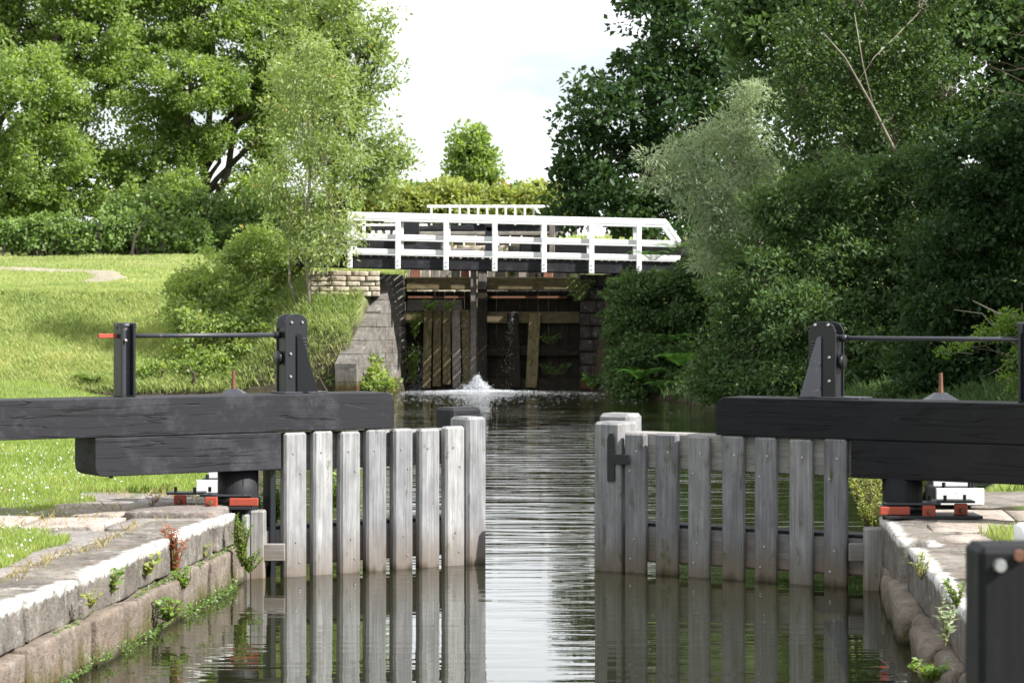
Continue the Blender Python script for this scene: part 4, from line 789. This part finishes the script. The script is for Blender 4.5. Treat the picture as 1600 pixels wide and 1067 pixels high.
def wl(px, py, b=.1): return at(px, py, (3.2135+b)/(.0889-(px-800)/3600)-.05)   # a point on the left wall face
plant(wl(378, 885, -.05), .34, .06, 'tall yellowish weed clump climbing the left wall end by the gate', n=14, nleaf=34, Lf=.03, Wf=.012)
plant(wl(390, 895, -.1), .16, .08, 'low feathery weed at the waterline below the left wall end', n=14, nleaf=24, Lf=.03, Wf=.014)
plant(wl(228, 900), .12, .07, 'yellow green broad leaved weed in a joint of the left wall', n=7, nleaf=6, Lf=.05, Wf=.035, mat='yellowg')
plant(wl(272, 900), .3, .07, 'red stemmed willowherb on the left wall', 'redweed', n=16, nleaf=20, Lf=.04, Wf=.016)
plant(wl(288, 920, 0), .12, .06, 'green rosette beside the red willowherb', n=8, nleaf=6, Lf=.05, Wf=.025)
plant(wl(172, 930), .13, .06, 'bright green dock seedling in the second joint of the left wall', n=8, nleaf=5, Lf=.06, Wf=.03)
plant(wl(262, 970, -.06), .13, .13, 'cress spreading at the waterline of the left wall', n=16, nleaf=8, Lf=.035, Wf=.03)
plant(wl(140, 950, 0), .08, .05, 'small dull weed low in the left wall coping joint', n=6, nleaf=5, Lf=.04, Wf=.02, mat='yellowg')
plant(wl(318, 872), .1, .05, 'tiny bright weed near the wall top by the red willowherb', n=6, nleaf=6, Lf=.04, Wf=.02, mat='yellowg')
plant(at(237, 795, 15.9), .09, .05, 'dry brown thistle on the flagstones near the anchor', 'redweed', n=5, nleaf=7, Lf=.03, Wf=.015)
plant(at(420, 840, 17.0), .42, .16, 'leafy green nettles behind the quoin post of the left gate', n=26, nleaf=14, Lf=.065, Wf=.035)
plant(at(530, 800, 19.4), .35, .2, 'nettles seen between the left gate boards', n=20, nleaf=14, Lf=.06, Wf=.03)
plant(at(1476, 1008, 9.9), .2, .05, 'pale grey green mullein on the right lock wall', 'willow', n=5, nleaf=14, Lf=.045, Wf=.02)
plant(at(1455, 1068, 10.2), .1, .09, 'bright green weed clump at the waterline of the right wall', n=14, nleaf=9, Lf=.04, Wf=.02)
plant(at(1440, 905, 12.4), .14, .06, 'moss and grass tuft between the two right wall stones', 'yellowg', n=10, nleaf=12, Lf=.025, Wf=.012)
plant(at(1495, 950, 10.4), .13, .05, 'dark ivy sprig under the right coping', 'hedge', n=8, nleaf=9, Lf=.03, Wf=.025)
plant(at(905, 470, 53.0), .55, .32, 'grassy plants hanging from the right corner of the far gate', 'hedge', n=24, nleaf=16, Lf=.12, Wf=.03, droop=.8)
plant(at(645, 600, 53.6), .9, .16, 'green weeds growing up the left edge of the far gate', 'weed', n=16, nleaf=18, Lf=.09, Wf=.06)
plant(at(648, 530, 53.6), .6, .15, 'weeds in the upper left corner of the far gate', 'weed', n=12, nleaf=14, Lf=.08, Wf=.05)
plant(at(672, 487, 53.6), .25, .2, 'leafy weeds on the ledge of the far left gate leaf', 'weed', n=12, nleaf=8, Lf=.09, Wf=.06)
plant(at(700, 486, 53.6), .22, .2, 'light green weeds on the ledge beside the mitre posts', 'weed', n=8, nleaf=8, Lf=.09, Wf=.05)
plant(at(800, 430, 53.4), .2, .25, 'trailing plants on the mossy head beam of the right leaf', 'weed', n=9, nleaf=8, Lf=.09, Wf=.05, droop=.8)
plant(at(868, 585, 53.6), .25, .35, 'dim green moss plants low on the dark right leaf', 'fern', n=14, nleaf=9, Lf=.08, Wf=.05)
plant(at(855, 536, 53.6), .2, .3, 'dim weeds on the middle rail of the dark right leaf', 'fern', n=10, nleaf=8, Lf=.07, Wf=.05)
plant(at(925, 608, 52.6), .35, .22, 'green tuft at the foot of the dark right wall', 'fern', n=14, nleaf=12, Lf=.1, Wf=.05)
plant(np.array([2.70, 16.85, .02]), .52, .16, 'yellow green grassy growth filling the corner behind the right gate heel', 'yellowg', n=60, nleaf=20, Lf=.05, Wf=.014)
plant(np.array([2.80, 17.6, .1]), .55, .22, 'taller yellowing stems on the bank behind the right lock corner', 'yellowg', n=60, nleaf=18, Lf=.06, Wf=.016)
def wall_growth(name, label, f, nn, mat, n, seed):
    y = rng.uniform(8.5, 15.7, n); w_ = rng.random(n) < .62; z = np.where(w_, np.abs(rng.normal(size=n))*.035+.005, .255+rng.normal(size=n)*.014); keep = vnoise(y*(1+0*y), z*4, 1.6, seed)+.25*vnoise(y, z, 7, seed) > np.where(w_, -.05, .12); y, z, w_ = y[keep], z[keep], w_[keep]; m = len(y)
    off = np.where(w_, .01, -.06)+rng.uniform(0, .02, m); P = np.stack([f(y), y, z], 1)+nn*off[:, None]
    D = nn+rng.normal(size=(m, 3))*.7+[0, 0, .1]; sz = rng.uniform(.008, .026, m); o = leaves_mesh(name, mat, P, D, rng.normal(size=(m, 3))+[0, 0, .6], sz, sz*.6, rng.uniform(0, .93, m), None, tuple(P.mean(0)*[1, 1, 0])); tag(o, label, 'moss', kind='stuff')
wall_growth('moss', 'moss and small weeds along the waterline and joint of the left lock wall', lx, nrm, 'hedge', 4200, 3)
wall_growth('moss', 'moss along the waterline and joint of the right lock wall', rx, nr, 'dark2', 4000, 5)
# shrubs/nettles along the left bank foot
bf = [(x, 588+4*math.sin(x*.1), 30, 24, 0) for x in range(230, 600, 34)]+[(565, 575, 30, 25, -.3), (530, 550, 30, 25, .5), (470, 550, 50, 40, .6), (430, 500, 40, 40, .8), (590, 595, 25, 20, -.9), (550, 600, 35, 24, -.8), (505, 590, 40, 30, -.4)]
hedge('nettle_bed', 'nettles and low leafy growth along the foot of the left bank', 'undergrowth', 51.6, bf, 'elder', 60, .2, .1, .055, 170, dy=.6)
tree('bare_sapling', 'thin bare pale saplings on the slope beside the wing wall', 'sapling', onground(515, 52.5), ms(52.3, [(520, 500, 12, 30)]), 'weed', [([onground(512, 52.4), at(512, 540, 52.3), at(517, 490, 52.3), at(524, 455, 52.3)], [.022, .02, .014, .008]), ([at(517, 490, 52.3), at(535, 478, 52.3), at(545, 468, 52.3)], [.01, .007, .004]), ([at(512, 530, 52.3), at(495, 500, 52.3), at(480, 470, 52.3)], [.012, .009, .004])], nl=8, cr=.2, Lf=.07, Wf=.04, per=30, bark='palebark', r0=.01)

# grass: blades as real geometry, denser where the photograph looks closely
def blades(name, mat, n, sampler, hmin, hmax, wd, lean=.5, kind='stuff', zoff=-.01, tshift=0.):
    P = sampler(n); n = len(P); a = rng.uniform(0, 2*math.pi, n); h = rng.uniform(hmin, hmax, n)*(1+.25*vnoise(P[:, 0], P[:, 1], 2.2)); h = np.maximum(h, hmin*.5)
    ln = rng.uniform(.1, lean, n)*h; dx, dy = np.cos(a), np.sin(a); w_ = wd*rng.uniform(.6, 1.3, n); b2 = rng.uniform(0, 2*math.pi, n); sx, sy = np.cos(b2)*w_/2, np.sin(b2)*w_/2
    z0 = P[:, 2]+zoff; A = np.stack([P[:, 0]-sx, P[:, 1]-sy, z0], 1); B = np.stack([P[:, 0]+sx, P[:, 1]+sy, z0], 1)
    m1 = np.stack([P[:, 0]+dx*ln*.35+sx*.7, P[:, 1]+dy*ln*.35+sy*.7, z0+h*.6], 1); Tt = np.stack([P[:, 0]+dx*ln, P[:, 1]+dy*ln, z0+h], 1)
    V = np.stack([A, B, m1, Tt], 1).reshape(-1, 3); i = np.arange(n)*4; Fc = np.stack([i, i+1, i+2, i, i+2, i+3], 1).reshape(-1, 3)
    t = np.clip(.45+tshift+.28*vnoise(P[:, 0], P[:, 1], .8)+.25*vnoise(P[:, 0], P[:, 1], 3.1, 1)+rng.normal(size=n)*.2, 0, 1)
    o = mk(name, V, Fc, mat, None, (0, 0, 0), {'tint': np.repeat(t, 4)}); return tag(o, kind=kind)
def samp(x0, x1, y0, y1, cond=None, persp=True):
    def f(n):
        u = rng.random(n); y = (y0*(y1/y0)**u) if persp else rng.uniform(y0, y1, n); x = rng.uniform(0, 1, n); x = x0(y)+(x1(y)-x0(y))*x if callable(x0) else x0+(x1-x0)*x
        z = height(x, y); s = sdist(x, y); m = s > .05
        if cond: m &= cond(x, y, z, s)
        return np.stack([x[m], y[m], z[m]], 1)
    return f
edge = lambda y: -800*y/F-.5
def lawn1(x, y, z, s):   # grass on the left lock side, leaving the flags bare
    e = .12*vnoise(x, y, 2.5); slab = (s < .62+e) | ((y > 14.6+e*.5) & (y < 15.42+e*.5)) | ((y > 14.0) & (s < 1.0+e)) | ((y > 15.3) & (y < 17.9) & (x > -3.0+e*2-(y-15.4)*.1) )
    return ~slab
o = blades('lawn_grass', 'grass', 130000, samp(edge, lambda y: -1.9+0*y, 9.5, 17.9, lawn1), .035, .085, .006); tag(o, 'short green clover lawn on the left lock side', 'grass')
o = blades('rough_grass', 'grass', 110000, samp(edge, lambda y: -2.0+0*y, 17.9, 36, lambda x, y, z, s: s > .2), .03, .09, .009); tag(o, 'rough grass behind the left balance beam', 'grass')
o = blades('dry_edge_grass', 'drygrass', 11000, samp(edge, lambda y: -1.9+0*y, 9.5, 18.2, lambda x, y, z, s: (np.abs(s-.45-.1*vnoise(x, y, 3)) < .05) | ((y > 14.5) & (s < 2) & (vnoise(x, y, 2.2) > .45)) | ((y > 16) & (vnoise(x, y, 1.5) > .2))), .015, .07, .003, .9, zoff=.02); tag(o, 'dry brown grass along the joints of the flagstones', 'grass')
o = blades('right_grass', 'bankgrass', 60000, samp(lambda y: 2.4+0*y, lambda y: 800*y/F+.6, 13, 26, lambda x, y, z, s: (s > .3) & (((y > 18.2)) | ((x > 2.9) & (y < 14.3)))), .05, .14, .008); tag(o, 'patchy grass on the right lock side', 'grass')
o = blades('tall_dry_grass', 'bankgrass', 9000, samp(lambda y: 2.55+0*y, lambda y: 3.3+0*y, 16.9, 18.8, None, False), .12, .34, .006, .6); tag(o, 'tall yellowing grass between right gate and quay', 'grass')
def bankc(x, y, z, s): return (y > 50) & ~((x > -3.7+(y-50.3)*.22) & (y < 57.0))
o = blades('bank_grass', 'bankgrass', 230000, samp(edge, lambda y: -2.8+0*y, 50.7, 62, bankc), .06, .2, .013, .8); tag(o, 'long sunlit grass on the left bank', 'grass')
def fieldc(x, y, z, s):
    d = np.full(x.shape, 9.)
    for (a, b), (c_, e_) in zip(PATH[:-1], PATH[1:]):
        vx, vy = c_-a, e_-b; t = np.clip(((x-a)*vx+(y-b)*vy)/(vx*vx+vy*vy), 0, 1); d = np.minimum(d, np.hypot(x-a-t*vx, y-b-t*vy))
    return d > .5+.25*vnoise(x, y, 2)
o = blades('meadow_grass', 'bankgrass', 125000, samp(edge, lambda y: -3+0*y, 60, 96, fieldc), .04, .11, .03, .7); tag(o, 'mown meadow between the left bank and hedge', 'grass')
o = blades('far_grass', 'bankgrass', 20000, samp(lambda y: -.1*y, lambda y: .1*y, 78, 130, None), .2, .6, .06, .8); tag(o, 'rough grass around the second lock', 'grass')
o = blades('undergrowth', 'dark2', 60000, samp(lambda y: 1.6+0*y, lambda y: 800*y/F+.6, 24, 52, lambda x, y, z, s: s > -.15), .08, .3, .03, .9); tag(o, 'rough dark undergrowth covering the right bank foot', 'undergrowth')
# clover heads
P = samp(edge, lambda y: -2.0+0*y, 11, 24, lambda x, y, z, s: lawn1(x, y, z, s) & (vnoise(x, y, 1.7) > -.1))(1500); n = len(P); P = P+np.stack([0*P[:, 0], 0*P[:, 0], rng.uniform(.05, .1, n)], 1)
o = leaves_mesh('clover_flowers', 'foam', P, rng.normal(size=(n, 3)), rng.normal(size=(n, 3)), np.full(n, .016), np.full(n, .016), np.zeros(n), None, (0, 0, 0)); tag(o, 'white clover heads in the lawn', 'flowers', kind='stuff')
# blossom on the shrub
# ivy / ferns fringe hanging over waterline on right bank handled by bramble_bank

# ------------------------------------------------------------------ splash, leaks and foam flecks
def drops(name, P, s, label):
    n = len(P); D = rng.normal(size=(n, 3)); o = leaves_mesh(name, 'foam', P, D, rng.normal(size=(n, 3)), s, s*.8, np.zeros(n), None, tuple(P.mean(0)*[1, 1, 0]+[0, 0, P[:, 2].min()])); return tag(o, label, 'water spray', kind='stuff')
c = at(746, 609, 53.0); nj, npj = 150, 130; a = rng.uniform(0, 2*math.pi, nj); vr = np.abs(rng.normal(size=nj))*.13+.02; hp_ = .38*np.exp(-vr/.25)*rng.uniform(.25, 1.15, nj)
t = rng.uniform(0, 1, (nj, npj)); sprd = rng.normal(size=(3, nj, npj))*(.012+.03*t); rr_ = vr[:, None]*t; zz_ = hp_[:, None]*4*t*(1-t)*.9+.02
P = np.stack([c[0]+np.cos(a)[:, None]*rr_*1.5+sprd[0], c[1]+np.sin(a)[:, None]*rr_*.7+sprd[1], np.abs(zz_+sprd[2])+.004], -1).reshape(-1, 3)
a = rng.uniform(0, 6.28, 9000); r = np.abs(rng.normal(size=9000))*.38; P = np.concatenate([P, np.stack([c[0]+r*1.3*np.cos(a), c[1]+r*.6*np.sin(a), rng.uniform(.004, .05, 9000)*np.exp(-r)], 1)]); n = len(P)
drops('splash', P, rng.uniform(.009, .026, n), 'white frothing splash where water boils up below the far gates')
pk = np.stack([rng.normal(at(650, 0, 53.8)[0], .13, 900), np.full(900, 53.75)+rng.normal(size=900)*.05, rng.uniform(0, 1.0, 900)**1.4], 1)
pj = np.stack([rng.normal(at(728, 0, 53.8)[0], .13, 420), np.full(420, 53.7), rng.uniform(0, 1.7, 420)], 1)
t = rng.uniform(0, 1, 260)**.8; xq = at(803, 0, 53.7)[0]-.14*t-.04*t*t; pl = np.stack([xq+rng.normal(size=260)*.015*(1+3*t), np.full(260, 53.6)+rng.normal(size=260)*.03, 1.83-1.8*t*t-.0*t], 1)
drops('leaking_water', np.concatenate([pk, pj, pl]), rng.uniform(.008, .022, 1580), 'streams of droplets leaking through the far gates')
n = 3000; y_ = 53.5-np.abs(rng.normal(size=n))**1.3*2.2; y_ = np.maximum(y_, 38); x_ = np.where(rng.random(n) < .4, at(746, 0, 53)[0]+rng.normal(size=n)*1.0, rng.uniform(-2.5, 3.0, n)); k_ = sdist(x_, y_) < -.05; x_, y_ = x_[k_], y_[k_]; n = len(x_)
P = np.stack([x_, y_, np.full(n, .006)], 1); D = np.stack([rng.choice([-1, 1], n), rng.normal(size=n)*.3, np.zeros(n)], 1); o = leaves_mesh('foam_flecks', 'foam', P, D, np.tile([0, 0, 1.], (n, 1)), rng.uniform(.02, .12, n), rng.uniform(.02, .07, n), np.zeros(n), None, (0, 50, .006), 0.); tag(o, 'flecks of foam drifting below the far gates', 'foam', kind='stuff')
